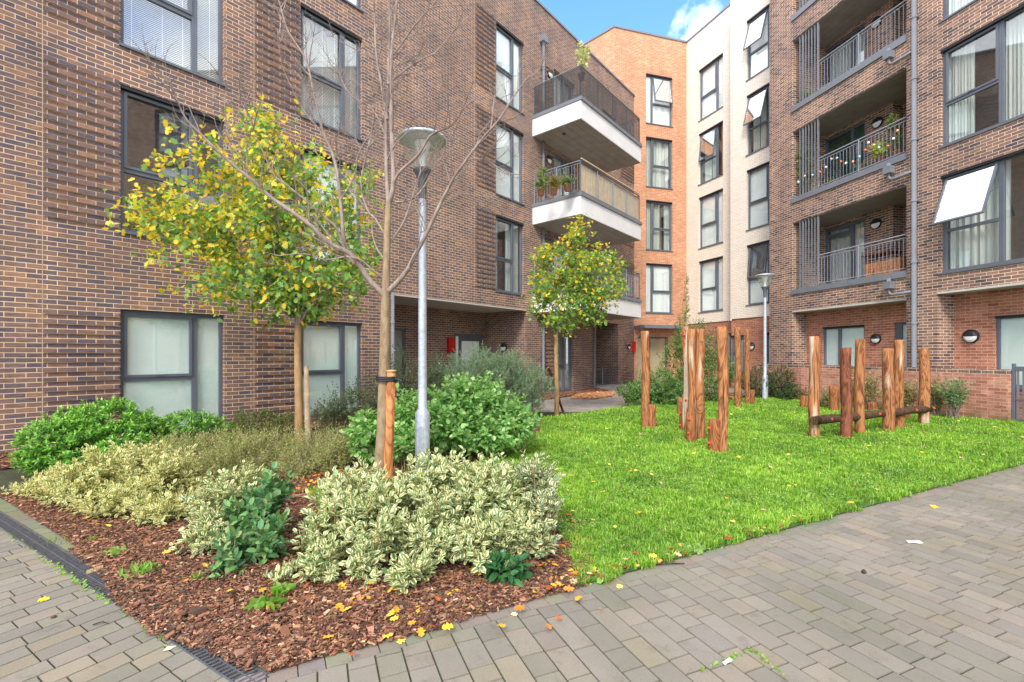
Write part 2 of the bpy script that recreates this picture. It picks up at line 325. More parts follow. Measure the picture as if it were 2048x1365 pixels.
def attr_leaf(name, gloss=.35, trans=.35, varieg=None, vein=True):
    def f(t, b):
        at_ = nd(t, 'ShaderNodeAttribute'); at_.attribute_name = 'Col'; c = at_.outputs['Color']
        uv = nd(t, 'ShaderNodeUVMap'); se = nd(t, 'ShaderNodeSeparateXYZ'); t.links.new(uv.outputs[0], se.inputs[0])
        if varieg:
            n = nd(t, 'ShaderNodeTexNoise', Scale=40.0, Detail=2.0); tx = nd(t, 'ShaderNodeTexCoord'); t.links.new(tx.outputs['Object'], n.inputs['Vector'])
            ab = nd(t, 'ShaderNodeMath', operation='ABSOLUTE'); t.links.new(se.outputs['X'], ab.inputs[0])
            m = nd(t, 'ShaderNodeMath', operation='MULTIPLY_ADD'); t.links.new(n.outputs['Fac'], m.inputs[0]); m.inputs[1].default_value = .5; t.links.new(ab.outputs[0], m.inputs[2])
            fm = nd(t, 'ShaderNodeMath', operation='GREATER_THAN'); t.links.new(m.outputs[0], fm.inputs[0]); fm.inputs[1].default_value = .66
            al = at_.outputs['Alpha']; f2 = nd(t, 'ShaderNodeMath', operation='MULTIPLY'); t.links.new(fm.outputs[0], f2.inputs[0]); t.links.new(al, f2.inputs[1])
            c = mixc(t, f2.outputs[0], c, varieg)
        t.links.new(c, b.inputs['Base Color']); b.inputs['Roughness'].default_value = gloss; b.inputs['Specular IOR Level'].default_value = .35
        tl = nd(t, 'ShaderNodeBsdfTranslucent'); t.links.new(mixc(t, 1.0, c, (1.1,1.15,.7), 'MULTIPLY'), tl.inputs[0])
        mx = nd(t, 'ShaderNodeMixShader'); mx.inputs[0].default_value = trans; o = t.nodes['Material Output']
        t.links.new(b.outputs[0], mx.inputs[1]); t.links.new(tl.outputs[0], mx.inputs[2]); t.links.new(mx.outputs[0], o.inputs[0])
    return mat(name, f)
LEAF = attr_leaf('leaf', .5, .48); LEAFG = attr_leaf('glossy_leaf', .28, .22)
LEAFV = attr_leaf('variegated_leaf', .35, .25, (.87,.78,.40)); GRASS = attr_leaf('grass_blade', .5, .35); LITTER = attr_leaf('litter', .7, .08)
def attr_plain(name, rough, speck=0, sscale=200, bump=.2):
    def f(t, b):
        a = nd(t, 'ShaderNodeAttribute'); a.attribute_name = 'Col'; c = a.outputs['Color']
        tx = nd(t, 'ShaderNodeTexCoord'); n = nd(t, 'ShaderNodeTexNoise', Scale=float(sscale), Detail=4.0, Roughness=.7); t.links.new(tx.outputs['Object'], n.inputs['Vector'])
        c = mixc(t, 1.0, c, ramp(t, n.outputs['Fac'], [(.3, (1-speck,)*3), (.72, (1+speck,)*3)]), 'MULTIPLY')
        n2 = nd(t, 'ShaderNodeTexNoise', Scale=1.3, Detail=5.0); t.links.new(tx.outputs['Object'], n2.inputs['Vector'])
        c = mixc(t, 1.0, c, ramp(t, n2.outputs['Fac'], [(.3, (.82,.85,.78)), (.7, (1.1,1.08,1.06))]), 'MULTIPLY')
        n5 = nd(t, 'ShaderNodeTexNoise', Scale=7.0, Detail=8.0, Roughness=.75); t.links.new(tx.outputs['Object'], n5.inputs['Vector'])
        c = mixc(t, 1.0, c, ramp(t, n5.outputs['Fac'], [(.34, (.80,.79,.74)), (.44, (1,1,1)), (.66, (1.05,1.05,1.05))]), 'MULTIPLY')
        t.links.new(c, b.inputs['Base Color']); b.inputs['Roughness'].default_value = rough; b.inputs['Specular IOR Level'].default_value = .3
        bu = nd(t, 'ShaderNodeBump', Strength=bump, Distance=.004); t.links.new(n.outputs['Fac'], bu.inputs['Height']); t.links.new(bu.outputs[0], b.inputs['Normal'])
    return mat(name, f)
PAVER = attr_plain('concrete_paver', .8, .30, 240, .35)

# ------------------------------------------------------------------ wall and window builders
def wall(mb, F, a0, a1, z0, z1, holes=(), t=0.0, m=0):
    """front face with true openings; holes: (a0,a1,z0,z1,depth)"""
    A = sorted({a0, a1, *[h[0] for h in holes], *[h[1] for h in holes]}); Z = sorted({z0, z1, *[h[2] for h in holes], *[h[3] for h in holes]})
    A = [a for a in A if a0-1e-6 <= a <= a1+1e-6]; Z = [z for z in Z if z0-1e-6 <= z <= z1+1e-6]
    for i in range(len(A)-1):
        run = None
        for j in range(len(Z)-1):
            ca, cz = (A[i]+A[i+1])/2, (Z[j]+Z[j+1])/2
            if not any(h[0] < ca < h[1] and h[2] < cz < h[3] for h in holes):
                c = [(A[i],Z[j]),(A[i+1],Z[j]),(A[i+1],Z[j+1]),(A[i],Z[j+1])]
                mb.face([F.P(a, t, z) for a, z in c], c, m)
    for h0, h1, y0, y1, d in holes:
        if d <= 0: continue
        mb.face([F.P(h0,t,y0),F.P(h0,t-d,y0),F.P(h0,t-d,y1),F.P(h0,t,y1)], [(h0,y0),(h0+d,y0),(h0+d,y1),(h0,y1)], m)
        mb.face([F.P(h1,t,y0),F.P(h1,t-d,y0),F.P(h1,t-d,y1),F.P(h1,t,y1)], [(h1,y0),(h1+d,y0),(h1+d,y1),(h1,y1)], m)
        for y in (y0, y1): mb.face([F.P(h0,t,y),F.P(h1,t,y),F.P(h1,t-d,y),F.P(h0,t-d,y)], [(h0,0),(h1,0),(h1,d),(h0,d)], m)
def window(F, b, a0, a1, z0, z1, t=-.10, m=.68, tr=.43, side='L', style='white', opened=0, fm=None, sill=True, name='window', fw=.06, open_low=False):
    """frame with one mullion at fraction m; the pane on `side` is split by a transom at fraction tr of the height"""
    fm = fm or FRAME; W = a1-a0; Hh = z1-z0; q = MB(); e = .004
    q.box(F, a0+e, a0+fw, t-.07, t, z0+e, z1-e); q.box(F, a1-fw, a1-e, t-.07, t, z0+e, z1-e)
    q.box(F, a0+fw, a1-fw, t-.07, t, z0+e, z0+fw); q.box(F, a0+fw, a1-fw, t-.07, t, z1-.075, z1-e)
    if sill: q.box(F, a0+.003, a1-.003, t+.001, min(-.012, t+.09), z1-.055, z1-.003, 1)  # black strip stands in for the lintel's shadow at the window head
    am = a0+W*m; panes = []
    if 0 < m < 1:
        q.box(F, am-.045, am+.045, t-.068, t+.004, z0+fw, z1-.075)
        L_, R_ = (a0+fw, am-.045), (am+.045, a1-fw)
    else: L_ = R_ = (a0+fw, a1-fw)
    zt = z0+Hh*tr
    def pane(p, c0, c1, sash=False): panes.append((p[0], p[1], c0, c1, sash))
    sp = L_ if side == 'L' else R_; ot = R_ if side == 'L' else L_
    if tr: q.box(F, sp[0], sp[1], t-.066, t+.002, zt-.035, zt+.035); pane(sp, z0+fw, zt-.035); pane(sp, zt+.035, z1-.075, True)
    else: pane(sp, z0+fw, z1-.075)
    if 0 < m < 1: pane(ot, z0+fw, z1-.075)
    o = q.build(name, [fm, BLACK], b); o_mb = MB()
    for p0, p1, c0, c1, sash in panes:
        if sash and opened:
            continue
        o_mb.box(F, p0, p1, t-.040, t-.034, c0, c1)
    o_mb.build('glass', GLASS, o)
    for p0, p1, c0, c1, sash in panes:
        if not sash: continue
        x = MB(); g = MB(); L0 = c1-c0; th = opened
        def SP(a, k, u): return F.P(a, t+.012+math.sin(th)*k+math.cos(th)*u, c1-math.cos(th)*k+math.sin(th)*u)
        def sbox(mb, a, a_, k, k_, u, u_):
            c = lambda *l: mb.face([SP(*v) for v in l])
            for uu in (u, u_): c((a,k,uu),(a_,k,uu),(a_,k_,uu),(a,k_,uu))
            for aa in (a, a_): c((aa,k,u),(aa,k_,u),(aa,k_,u_),(aa,k,u_))
            for kk in (k, k_): c((a,kk,u),(a_,kk,u),(a_,kk,u_),(a,kk,u_))
        sw = .045
        sbox(x, p0, p0+sw, 0, L0, -.03, .012); sbox(x, p1-sw, p1, 0, L0, -.03, .012); sbox(x, p0+sw, p1-sw, 0, sw, -.03, .012); sbox(x, p0+sw, p1-sw, L0-sw, L0, -.03, .012)
        if opened:
            sbox(g, p0+sw, p1-sw, sw, L0-sw, -.012, -.006)
            g.build('sash_glass', GLASS_B, o)
            for aa in (p0+.01, p1-.01):   # stays
                x.tube([F.P(aa, t, c1-L0*.45), SP(aa, L0*.62, 0)], .006, 5)
        else: x.box(F, (p0+p1)/2-.05, (p0+p1)/2+.05, t+.025, t+.035, c0+.02, c0+.035)
        x.build('sash', fm, o)
    if sill:
        s_ = MB(); s_.box(F, a0-.02, a1+.02, t-.02, .035, z0-.045, z0-.002); s_.build('sill', fm, o)
    ti = t-.09; c = MB(); hh0, hh1 = z0+.02, z1-.02
    if style in ('frost', 'frost2', 'white', 'green', 'cream'):
        mt = {'frost': FROST, 'frost2': FROST2, 'white': BLIND, 'green': GREENB, 'cream': CREAMD}[style]; tt = t-.055 if style[0] == 'f' else t-.075
        c.face([F.P(a0,tt,hh0),F.P(a1,tt,hh0),F.P(a1,tt,hh1),F.P(a0,tt,hh1)]); c.build('blind', mt, o)
    elif style == 'venetian':
        z = hh0
        while z < hh1:
            c.face([F.P(a0+.03,ti-.03,z),F.P(a1-.03,ti-.03,z),F.P(a1-.03,ti-.045,z+.026),F.P(a0+.03,ti-.045,z+.026)]); z += .034
        for f_ in (.12, .4, .6, .88): c.box(F, a0+W*f_-.006, a0+W*f_+.006, ti-.027, ti-.024, hh0, hh1)
        c.build('venetian_blind', SLAT, o)
    elif style in ('curtain', 'curtains', 'curtain_r'):
        spans = {'curtain': [(0,.98)], 'curtains': [(.08,.36),(.40,.62),(.8,1)], 'curtain_r': [(0,.25),(.55,1)]}[style]
        for f0, f1 in spans:
            k = 40; pts = [(a0+W*(f0+(f1-f0)*i/k), ti-.10-.03*math.sin(i*1.3)-.012*math.sin(i*3.1)) for i in range(k+1)]
            for (x0, u0), (x1, u1) in zip(pts, pts[1:]):
                c.face([F.P(x0,u0,hh0),F.P(x1,u1,hh0),F.P(x1,u1,hh1),F.P(x0,u0,hh1)], smooth=True)
        c.build('curtain', CLOTH, o)
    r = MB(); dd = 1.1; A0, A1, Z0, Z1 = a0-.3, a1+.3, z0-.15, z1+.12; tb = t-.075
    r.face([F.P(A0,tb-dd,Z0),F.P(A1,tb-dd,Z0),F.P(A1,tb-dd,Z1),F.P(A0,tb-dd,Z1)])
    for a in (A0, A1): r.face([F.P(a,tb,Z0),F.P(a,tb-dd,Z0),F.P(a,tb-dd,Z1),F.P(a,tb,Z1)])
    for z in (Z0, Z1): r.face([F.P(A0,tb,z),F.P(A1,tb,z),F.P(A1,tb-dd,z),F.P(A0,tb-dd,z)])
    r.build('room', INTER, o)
    return o
def ribs(mb, F, a0, a1, z0, z1, out_=.026, t=0):
    k0 = math.ceil(z0/.15)
    k = k0
    while k*.15+.075 < z1:
        z = k*.15; mb.box(F, a0, a1, t-.001, t+out_, z+.003, z+.072); k += 1
def railing(F, b, segs, z0, h=1.02, sp=.11, posts=(), name='railing', m=None):
    """segs: list of ((a,t),(a,t)) runs"""
    q = MB()
    for (a, t), (a2, t2) in segs:
        P0, P1 = Vector(F.P(a,t,0)), Vector(F.P(a2,t2,0)); Ln = (P1-P0).length; n = max(1, int(Ln/sp))
        up = Vector((0,0,1))
        for zz in (z0+h, z0+h-.09, z0+.07): q.tube([P0+up*zz, P1+up*zz], .013 if zz < z0+h else .02, 6)
        for i in range(1, n):
            p = P0.lerp(P1, i/n); q.tube([p+up*(z0+.07), p+up*(z0+h-.09)], .0075, 5)
        np_ = max(1, round(Ln/1.15))
        for i in range(np_+1):
            p = P0.lerp(P1, i/np_); q.tube([p+up*z0, p+up*(z0+h)], .021, 6)
    return q.build(name, m or FRAME2, b)
def wall_lamp(F, a, t, z, label, r=.15):
    p = Vector(F.P(a, t, z)); o = thing('wall_lamp', p, label, 'wall light', 'round bulkhead lights on the brick walls'); ax = (F.n.x, F.n.y, 0)
    q = MB(); q.lathe(p, [(0,.0),(r,.0),(r,.05),(r*.93,.065),(r*.86,.05)], 28, ax=ax); q.build('rim', BLACK, o)
    u = Vector(ax).cross(Vector((0,0,1))).normalized(); axv = Vector(ax)
    def half(sgn, nm, m, dep):
        q = MB(); n = 14; rr = r*.86
        for k in range(3):
            f0, f1 = 1-k/3, 1-(k+1)/3
            for j in range(n):
                a0, a1 = math.pi*j/n, math.pi*(j+1)/n
                def pt(f, aa): return p+u*math.cos(aa)*rr*f+Vector((0,0,1))*sgn*math.sin(aa)*rr*f+axv*(.05+dep*math.sqrt(max(0,1-f*f)))
                q.face([pt(f0,a0),pt(f0,a1),pt(f1,a1),pt(f1,a0)], smooth=True)
        q.build(nm, m, o)
    half(1, 'hood', BLACK, .055); half(-1, 'lens', WHITEM, .045)
    return o

# ------------------------------------------------------------------ the four wall planes
FL = Frame((-.52, 15.1), (.6406, .7678), (1, -1))        # long brown block on the left
FR = Frame((9.71, 16.1), (-.2243, .9745), (-1, 0))       # brown block on the right
B_ = (8.925, 23.78)
FO = Frame((4.98, 22.64), (B_[0]-4.98, B_[1]-22.64), (0, -1))
FO2 = Frame((3.75, 23.9), (4.98-3.75, 22.64-23.9), (-1, -1))
FW = Frame(B_, (.3723, -.928), (-1, -.3)); FW2 = Frame((9.57, 20.37), (.3723, -.928), (-1, -.3))
SIL, TRN, HED = .665, 1.0, 1.45

# ================================================================== LEFT BLOCK
bl = thing('brown_brick_block', (*FL.P(0,-3,0)[:2], 0), 'long brown brick apartment block on the left with ribbed brick panels beside its windows', 'apartment block')
s = FL.s_at; sE = s(1268); s0 = s(0)-5.0; RZ = zs(4.06)
holes = []; wins = []
for ca, cb in ((s(241), s(449)), (s(601), s(725))):
    holes.append((ca, cb, .06, zs(.245), .16)); wins.append((ca, cb, .06, zs(.245), 'frost', .45, 0))
    for k in range(3): holes.append((ca, cb, zs(SIL+k), zs(HED+k), .16)); wins.append((ca, cb, zs(SIL+k), zs(HED+k), None, .43, k))
ca, cb = s(992), s(1048)
for k in range(3): holes.append((ca, cb, zs(SIL+k), zs(HED+k), .16)); wins.append((ca, cb, zs(SIL+k), zs(HED+k), None, .43, k))
# left of the picture: one more bay, seen only from other positions
ca, cb = s(241)-4.3, s(241)-2.2
rec0, rec1, recz = s(787), s(1053), zs(.50)
holes.append((rec0, rec1, 0, recz, 0))
bw0, bw1 = s(1117), s(1147); holes.append((bw0, bw1, .02, zs(.245), .14))
pg0, pg1 = s(1192), s(1236); holes.append((pg0, pg1, 0, zs(.455), 0))
for k in range(3):
    holes.append((s(1108), s(1150), zs(SIL+k)+.05, zs(HED+k), .14)); holes.append((s(1205), s(1232), zs(SIL+k)+.05, zs(HED+k), .14))
mb = MB(); wall(mb, FL, s0, sE, 0, RZ, holes)
# entrance recess two metres deep
dep = 2.0; mb2 = MB()
dd0, dd1 = s(908, -dep), s(968, -dep); dw0, dw1 = rec0-.35, s(811, -dep)
wall(mb, FL, rec0-.6, rec1, 0, recz, [(dd0, dd1-.02, .02, FL.z_at(930, 668, -dep), .10), (dw0, dw1, .35, FL.z_at(800, 657, -dep), .10)], t=-dep)
mb.face([FL.P(rec1,0,0),FL.P(rec1,-dep,0),FL.P(rec1,-dep,recz),FL.P(rec1,0,recz)], [(rec1,0),(rec1+dep,0),(rec1+dep,recz),(rec1,recz)])
mb.face([FL.P(rec0-.6,0,0),FL.P(rec0-.6,-dep,0),FL.P(rec0-.6,-dep,recz),FL.P(rec0-.6,0,recz)], [(0,0),(dep,0),(dep,recz),(0,recz)])
mb.face([FL.P(rec0,0,0),FL.P(rec0,-.35,0),FL.P(rec0,-.35,recz),FL.P(rec0,0,recz)], [(0,0),(.35,0),(.35,recz),(0,recz)])
mb.face([FL.P(rec0-.6,-.35,0),FL.P(rec0,-.35,0),FL.P(rec0,-.35,recz),FL.P(rec0-.6,-.35,recz)])
# passage
pz = zs(.455); pd = 8.6
mb.face([FL.P(pg1,0,0),FL.P(pg1,-pd,0),FL.P(pg1,-pd,pz),FL.P(pg1,0,pz)], [(0,0),(pd,0),(pd,pz),(0,pz)])
mb.face([FL.P(pg0,0,0),FL.P(pg0,-pd,0),FL.P(pg0,-pd,pz),FL.P(pg0,0,pz)], [(0,0),(pd,0),(pd,pz),(0,pz)])
mb.face([FL.P(pg0,-pd,0),FL.P(pg1,-pd,0),FL.P(pg1,-pd,pz),FL.P(pg0,-pd,pz)])
mb.face([FL.P(pg0,0,pz),FL.P(pg1,0,pz),FL.P(pg1,-pd,pz),FL.P(pg0,-pd,pz)])
# end and back walls
for a in (s0, sE): mb.face([FL.P(a,0,0),FL.P(a,-9,0),FL.P(a,-9,RZ),FL.P(a,0,RZ)], [(0,0),(9,0),(9,RZ),(0,RZ)])
mb.face([FL.P(s0,-9,0),FL.P(sE,-9,0),FL.P(sE,-9,RZ),FL.P(s0,-9,RZ)], [(s0,0),(sE,0),(sE,RZ),(s0,RZ)])
WL = mb.build('wall', BR_L, bl)
# ribbed panels
mb = MB()
for ca, cb in ((s(87), s(238)), (s(510), s(598)), (s(951), s(989.5))):
    for k in range(3): ribs(mb, FL, ca, cb, zs(SIL+k), zs(HED+.03+k))
    if cb < s(700): ribs(mb, FL, ca, cb, .2, zs(.25))
ribs(mb, FL, s(1086), s(1108)-.02, .0, zs(.25))
for k in range(3): ribs(mb, FL, s(1090), s(1107), zs(SIL+k), zs(HED+k)); ribs(mb, FL, s(1242), sE-.02, zs(SIL+k), zs(HED+k))
ribs(mb, FL, s(1247), sE-.02, .1, zs(.25))
mb.build('ribbed_brickwork', BR_L, bl)
mb = MB()
for x, za, zb in ((85, 0, RZ), (508, 0, RZ), (949.5, zs(.5), RZ)): mb.box(FL, s(x)-.006, s(x)+.006, -.004, .0025, za, zb-.06)
mb.build('movement_joint', plain('sand_mortar', (.46,.33,.22), .9), bl)
mb = MB(); mb.box(FL, s0-.04, sE+.04, -.35, .04, RZ-.05, RZ+.03); mb.build('coping', FRAME2, bl)
mb = MB(); mb.face([FL.P(s0,-.3,RZ-.2),FL.P(sE,-.3,RZ-.2),FL.P(sE,-9,RZ-.2),FL.P(s0,-9,RZ-.2)]); mb.build('roof', ROOF, bl)
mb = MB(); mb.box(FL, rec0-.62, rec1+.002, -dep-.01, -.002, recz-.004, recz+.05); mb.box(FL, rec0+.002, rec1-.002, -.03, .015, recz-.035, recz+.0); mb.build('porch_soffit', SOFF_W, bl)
stl = {(0,0):'dark', (0,1):'venetian', (0,2):'white', (1,0):'white', (1,1):'venetian', (1,2):'white', (2,0):'curtain_r', (2,1):'white', (2,2):'white'}
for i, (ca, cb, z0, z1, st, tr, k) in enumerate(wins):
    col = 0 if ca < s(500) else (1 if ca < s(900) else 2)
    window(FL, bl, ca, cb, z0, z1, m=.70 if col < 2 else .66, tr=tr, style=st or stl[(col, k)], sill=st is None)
window(FL, bl, bw0, bw1, .02, zs(.245), m=.5, tr=.45, style='frost2', sill=False)
for k in range(3):
    window(FL, bl, s(1108), s(1150), zs(SIL+k)+.05, zs(HED+k), m=.55, tr=0, style='curtain', sill=False, name='balcony_door')
    window(FL, bl, s(1205), s(1232), zs(SIL+k)+.05, zs(HED+k), m=0, tr=0, style='dark', sill=False)
FLd = Frame(FL.P(0,-dep,0)[:2], FL.d, FL.n)
zt = FL.z_at(930, 668, -dep)
dr = MB(); a0, a1 = dd0+.01, dd1-.03
dr.box(FLd, a0, a0+.09, -.09, -.02, .03, zt-.01); dr.box(FLd, a1-.06, a1, -.09, -.02, .03, zt-.01); dr.box(FLd, a0+.09, a1-.06, -.09, -.02, zt-.1, zt-.01)
d_o = dr.build('door', FRAME, bl)
x = MB(); c0, c1 = a0+.26, a1-.06
x.box(FLd, c0, c0+.13, -.08, -.03, .04, zt-.11); x.box(FLd, c1-.13, c1, -.08, -.03, .04, zt-.11); x.box(FLd, c0+.13, c1-.13, -.08, -.03, zt-.26, zt-.11); x.box(FLd, c0+.13, c1-.13, -.08, -.03, .04, .28); x.build('leaf_panel', FRAME, d_o)
x = MB(); x.box(FLd, c0+.13, c1-.13, -.06, -.05, .28, zt-.26); x.box(FLd, a0+.09, c0, -.07, -.06, .04, zt-.1); x.build('glass', FROST, d_o)
x = MB(); x.tube([FLd.P(c1-.1,0,1.0),FLd.P(c1-.1,.03,1.0),FLd.P(c1-.2,.03,1.0)], .011, 8); x.build('handle', GALV, d_o)
window(FLd, bl, dw0+.0, dw1, .35, FL.z_at(800, 657, -dep), t=-.03, m=.55, tr=0, style='frost2', sill=False)
# downpipes
def pipe(F, b, a, z0, z1, hopper=None, r=.045, t=.09, m=None):
    q = MB(); q.tube([F.P(a,t,z0), F.P(a,t,z1)], r, 12); z = z0+.6
    while z < z1: q.tube([F.P(a,t,z-.03), F.P(a,t,z+.03)], r*1.22, 12); q.box(F, a-.07, a+.07, 0.001, .035, z-.02, z+.02); z += 1.6
    o = q.build('downpipe', m or FRAME2, b)
    if hopper:
        h = MB(); h.box(F, a-.13, a+.13, .002, .2, hopper, hopper+.24); h.lathe(F.P(a,t,hopper-.12), [(r,0),(.09,.12)], 12); h.build('hopper', m or FRAME2, o)
    return o
pipe(FL, bl, s(1083), .1, FL.z_at(1083, 92), FL.z_at(1083, 88)); pipe(FL, bl, s(1184.5), .1, zs(.47)); pipe(FL, bl, rec0-.09, .1, recz+.02)
mb = MB(); mb.box(FL, rec0-.03, rec0+.0, .001, .03, .0, recz); mb.build('corner_trim', FRAME2, bl)
# balconies
bE = s(1282, 2.0); bA = s(1065)
for k, lab in ((2, None), (1, None), (0, None)):
    zb, zt_ = zs(k+.47), zs(k+.668); ztop = zs(k+.725)
    mb = MB(); mb.box(FL, bA, bE, 0.002, 2.0, zb+.02, zt_); bo = mb.build('balcony', WHITE_P, bl)
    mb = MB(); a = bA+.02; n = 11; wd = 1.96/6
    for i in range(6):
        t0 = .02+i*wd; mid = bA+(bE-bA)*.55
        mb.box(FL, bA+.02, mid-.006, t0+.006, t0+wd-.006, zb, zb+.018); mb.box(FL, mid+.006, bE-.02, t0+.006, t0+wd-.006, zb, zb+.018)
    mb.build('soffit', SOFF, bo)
    mb = MB(); mb.box(FL, bA-.03, bE+.03, 1.90, 2.05, zt_, ztop-.06); mb.box(FL, bA-.03, bA+.1, .003, 1.90, zt_, ztop-.06); mb.box(FL, bE-.1, bE+.03, .003, 1.90, zt_, ztop-.06); mb.build('edge_trim', FRAME2, bo)
    e0, e1 = bA+.05, bE-.06
    railing(FL, bo, [((e0,.05),(e0,1.95)), ((e0,1.95),(e1,1.95)), ((e1,1.95),(e1,.05))], ztop-.06, 1.06)
    if k == 2:
        for (a_, t_), (a2, t2) in (((e0-.025,.05),(e0-.025,1.97)), ((e0-.025,1.975),(e1,1.975))):
            mb = MB(); zc = ztop+.0; mb.face([FL.P(a_,t_,zc),FL.P(a2,t2,zc),FL.P(a2,t2,zc+.98),FL.P(a_,t_,zc+.98)])
            f = mb.build('privacy_mesh', SCREEN, None, loc=FL.P(a_,t_,zc)); tag(f, ['dark mesh privacy sheet tied along the side rail of the top left balcony', 'dark mesh privacy sheet tied along the front rail of the top left balcony'][0 if a_ == a2 else 1], 'privacy screen')
    if k == 1:
        q = MB(); zc = ztop+.02; A0, A1 = e0+.03, e1-.05; n = int((A1-A0)/.018)
        q.box(FL, A0, A1, 1.905, 1.915, zc, zc+.90)
        q.box(FL, A0-.02, A1+.02, 1.96, 2.0, zc+1.03, zc+1.06)
        o = q.build('bamboo_screen', BAMBOO, None, loc=FL.P(A0,1.9,zc)); tag(o, 'pale bamboo screen behind the front rail of the middle left balcony', 'privacy screen')
mb = MB(); c = FL.P(s(1128,1.0),1.0,0); mb.lathe((c[0],c[1],zs(2.47)-.03), [(0,0),(.06,0),(.06,.03)], 14); o = mb.build('ceiling_vent', BLACK, None, loc=(c[0],c[1],zs(2.47)-.03)); tag(o, 'small dark round vent in the underside of the top left balcony', 'vent')
for k in range(3):
    wall_lamp(FL, s(1097+(0 if k < 2 else 2)), 0, FL.z_at(1097, {0:516, 1:321, 2:148}[k]), ['half hooded round light on the brick wall inside the lowest left balcony', 'half hooded round light on the brick wall inside the bamboo screened balcony', 'half hooded round light on the brick wall inside the top left balcony'][k], .16)
# return wall light (faces along the facade)
FRt = Frame(FL.P(rec1, 0, 0)[:2], (-FL.n.x, -FL.n.y), (-FL.d.x, -FL.d.y))
wall_lamp(FRt, FRt.s_at(1008), 0.0, FRt.z_at(1008, 695), 'half hooded round light on the side wall of the left porch', .15)
wall_lamp(FL, s(1255.5), .03, FL.z_at(1255, 694), 'half hooded round light beside the red box near the passage', .13)
def red_box(F, a, z, label, w=.26, h=.42):
    p = F.P(a, 0, z); q = MB(); q.box(F, a-w/2, a+w/2, .003, .11, z-h/2, z+h/2); o = q.build('red_box', REDP, None, loc=p)
    q = MB(); q.box(F, a-w/2+.015, a+w/2-.015, .111, .122, z-h/2+.015, z+h/2-.015); q.build('cover', REDP, o)
    q = MB(); q.lathe(F.P(a, .122, z-h*.3), [(0,.006),(.012,.006),(.012,0)], 10, ax=(F.n.x,F.n.y,0)); q.build('lock', GALV, o)
    tag(o, label, 'inlet box')
red_box(FLd, FLd.s_at(899.5), FLd.z_at(899.5, 690), 'red metal box on the porch wall left of the grey door', .30, .50)
red_box(FL, s(1265), FL.z_at(1265, 694), 'red metal box at the far end of the left block beside a round light', .24, .50)
# side gate in the passage
g = thing('side_gate', FL.P(pg0,-.3,0), 'low grey railing gate across the dark passage under the balconies', 'gate')
q = MB(); zt = FL.z_at(1215, 739)
for aa in np.linspace(pg0+.05, pg1-.05, 14): q.tube([FL.P(aa,-.3,.12), FL.P(aa,-.3,zt)], .008, 5)
q.build('bars', FRAME, g)
for z_ in (zt, .12): q = MB(); q.tube([FL.P(pg0+.02,-.3,z_), FL.P(pg1-.02,-.3,z_)], .02, 6); q.build('rail', FRAME2, g)
q = MB(); mid = (pg0+pg1)/2+.05; q.tube([FL.P(mid,-.28,0), FL.P(mid,-.28,zt+.08)], .035, 8); q.tube([FL.P(mid+.08,-.24,zt-.25),FL.P(mid+.16,-.24,zt-.25)], .02, 6); q.build('post', FRAME2, g)
mb = MB(); mb.box(FL, pg0-.05, pg1+.1, -.8, .45, -.02, .10); tag(mb.build('door_step', CONC, None, loc=FL.P(pg0,0,0)), 'concrete step in front of the dark passage', 'step')

# ================================================================== ORANGE BLOCK
bo_ = thing('orange_brick_block', (*FO.P(2,-3,0)[:2], 0), 'bright orange brick apartment block in the far corner', 'apartment block')
s = FO.s_at; ZO = zs(5.06); oL = (Vector(B_)-FO.p).length
mb = MB(); hs = [(s(1292), s(1345), zs(SIL+k), zs(HED+k), .14) for k in range(4)]; dh = (s(1275), s(1336), .05, FO.z_at(1300, 674), .14)
wall(mb, FO, 0, oL, 0, ZO, hs+[dh]); o2 = (Vector((4.98,22.64))-FO2.p).length; wall(mb, FO2, -3, o2, 0, ZO)
q0 = FO2.P(-3,0,0); q1 = FO.P(oL,0,0)
mb.face([(q0[0],q0[1],0),(q0[0]+2,q0[1]+8,0),(q0[0]+2,q0[1]+8,ZO),(q0[0],q0[1],ZO)]); mb.face([(q0[0]+2,q0[1]+8,0),(q1[0]+2,q1[1]+8,0),(q1[0]+2,q1[1]+8,ZO),(q0[0]+2,q0[1]+8,ZO)]); mb.face([(q1[0],q1[1],0),(q1[0]+2,q1[1]+8,0),(q1[0]+2,q1[1]+8,ZO),(q1[0],q1[1],ZO)])
mb.build('wall', BR_O, bo_)
mb = MB(); mb.box(FO, -.0, oL, -.3, .04, ZO, ZO+.09); mb.box(FO2, -3, o2-.0, -.3, .04, ZO+.002, ZO+.088); mb.build('coping', FRAME2, bo_)
mb = MB(); mb.face([(q0[0],q0[1],ZO-.1),(4.98,22.64,ZO-.1),(q1[0],q1[1],ZO-.1),(q1[0]+2,q1[1]+8,ZO-.1),(q0[0]+2,q0[1]+8,ZO-.1)]); mb.build('roof', ROOF, bo_)
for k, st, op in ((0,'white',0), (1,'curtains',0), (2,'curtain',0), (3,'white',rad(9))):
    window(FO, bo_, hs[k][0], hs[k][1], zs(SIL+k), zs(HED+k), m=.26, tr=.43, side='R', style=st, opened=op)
window(FO, bo_, dh[0], dh[1], .05, dh[3], m=.42, tr=0, style='cream', sill=False, name='door', fm=FRAME)
mb = MB(); ca, cb = s(1268), s(1352); cz = FO.z_at(1300, 655)
mb.box(FO, ca, cb, .003, .95, cz, cz+.06); mb.box(FO, ca, cb, .90, .95, cz-.10, cz-.001); mb.box(FO, ca, ca+.05, .003, .90, cz-.10, cz-.001); mb.box(FO, cb-.05, cb, .003, .90, cz-.10, cz-.001)
mb.tube([FO.P(ca+.04,.02,cz-.75), FO.P(ca+.04,.8,cz-.05)], .02, 6); mb.build('canopy', FRAME2, bo_)

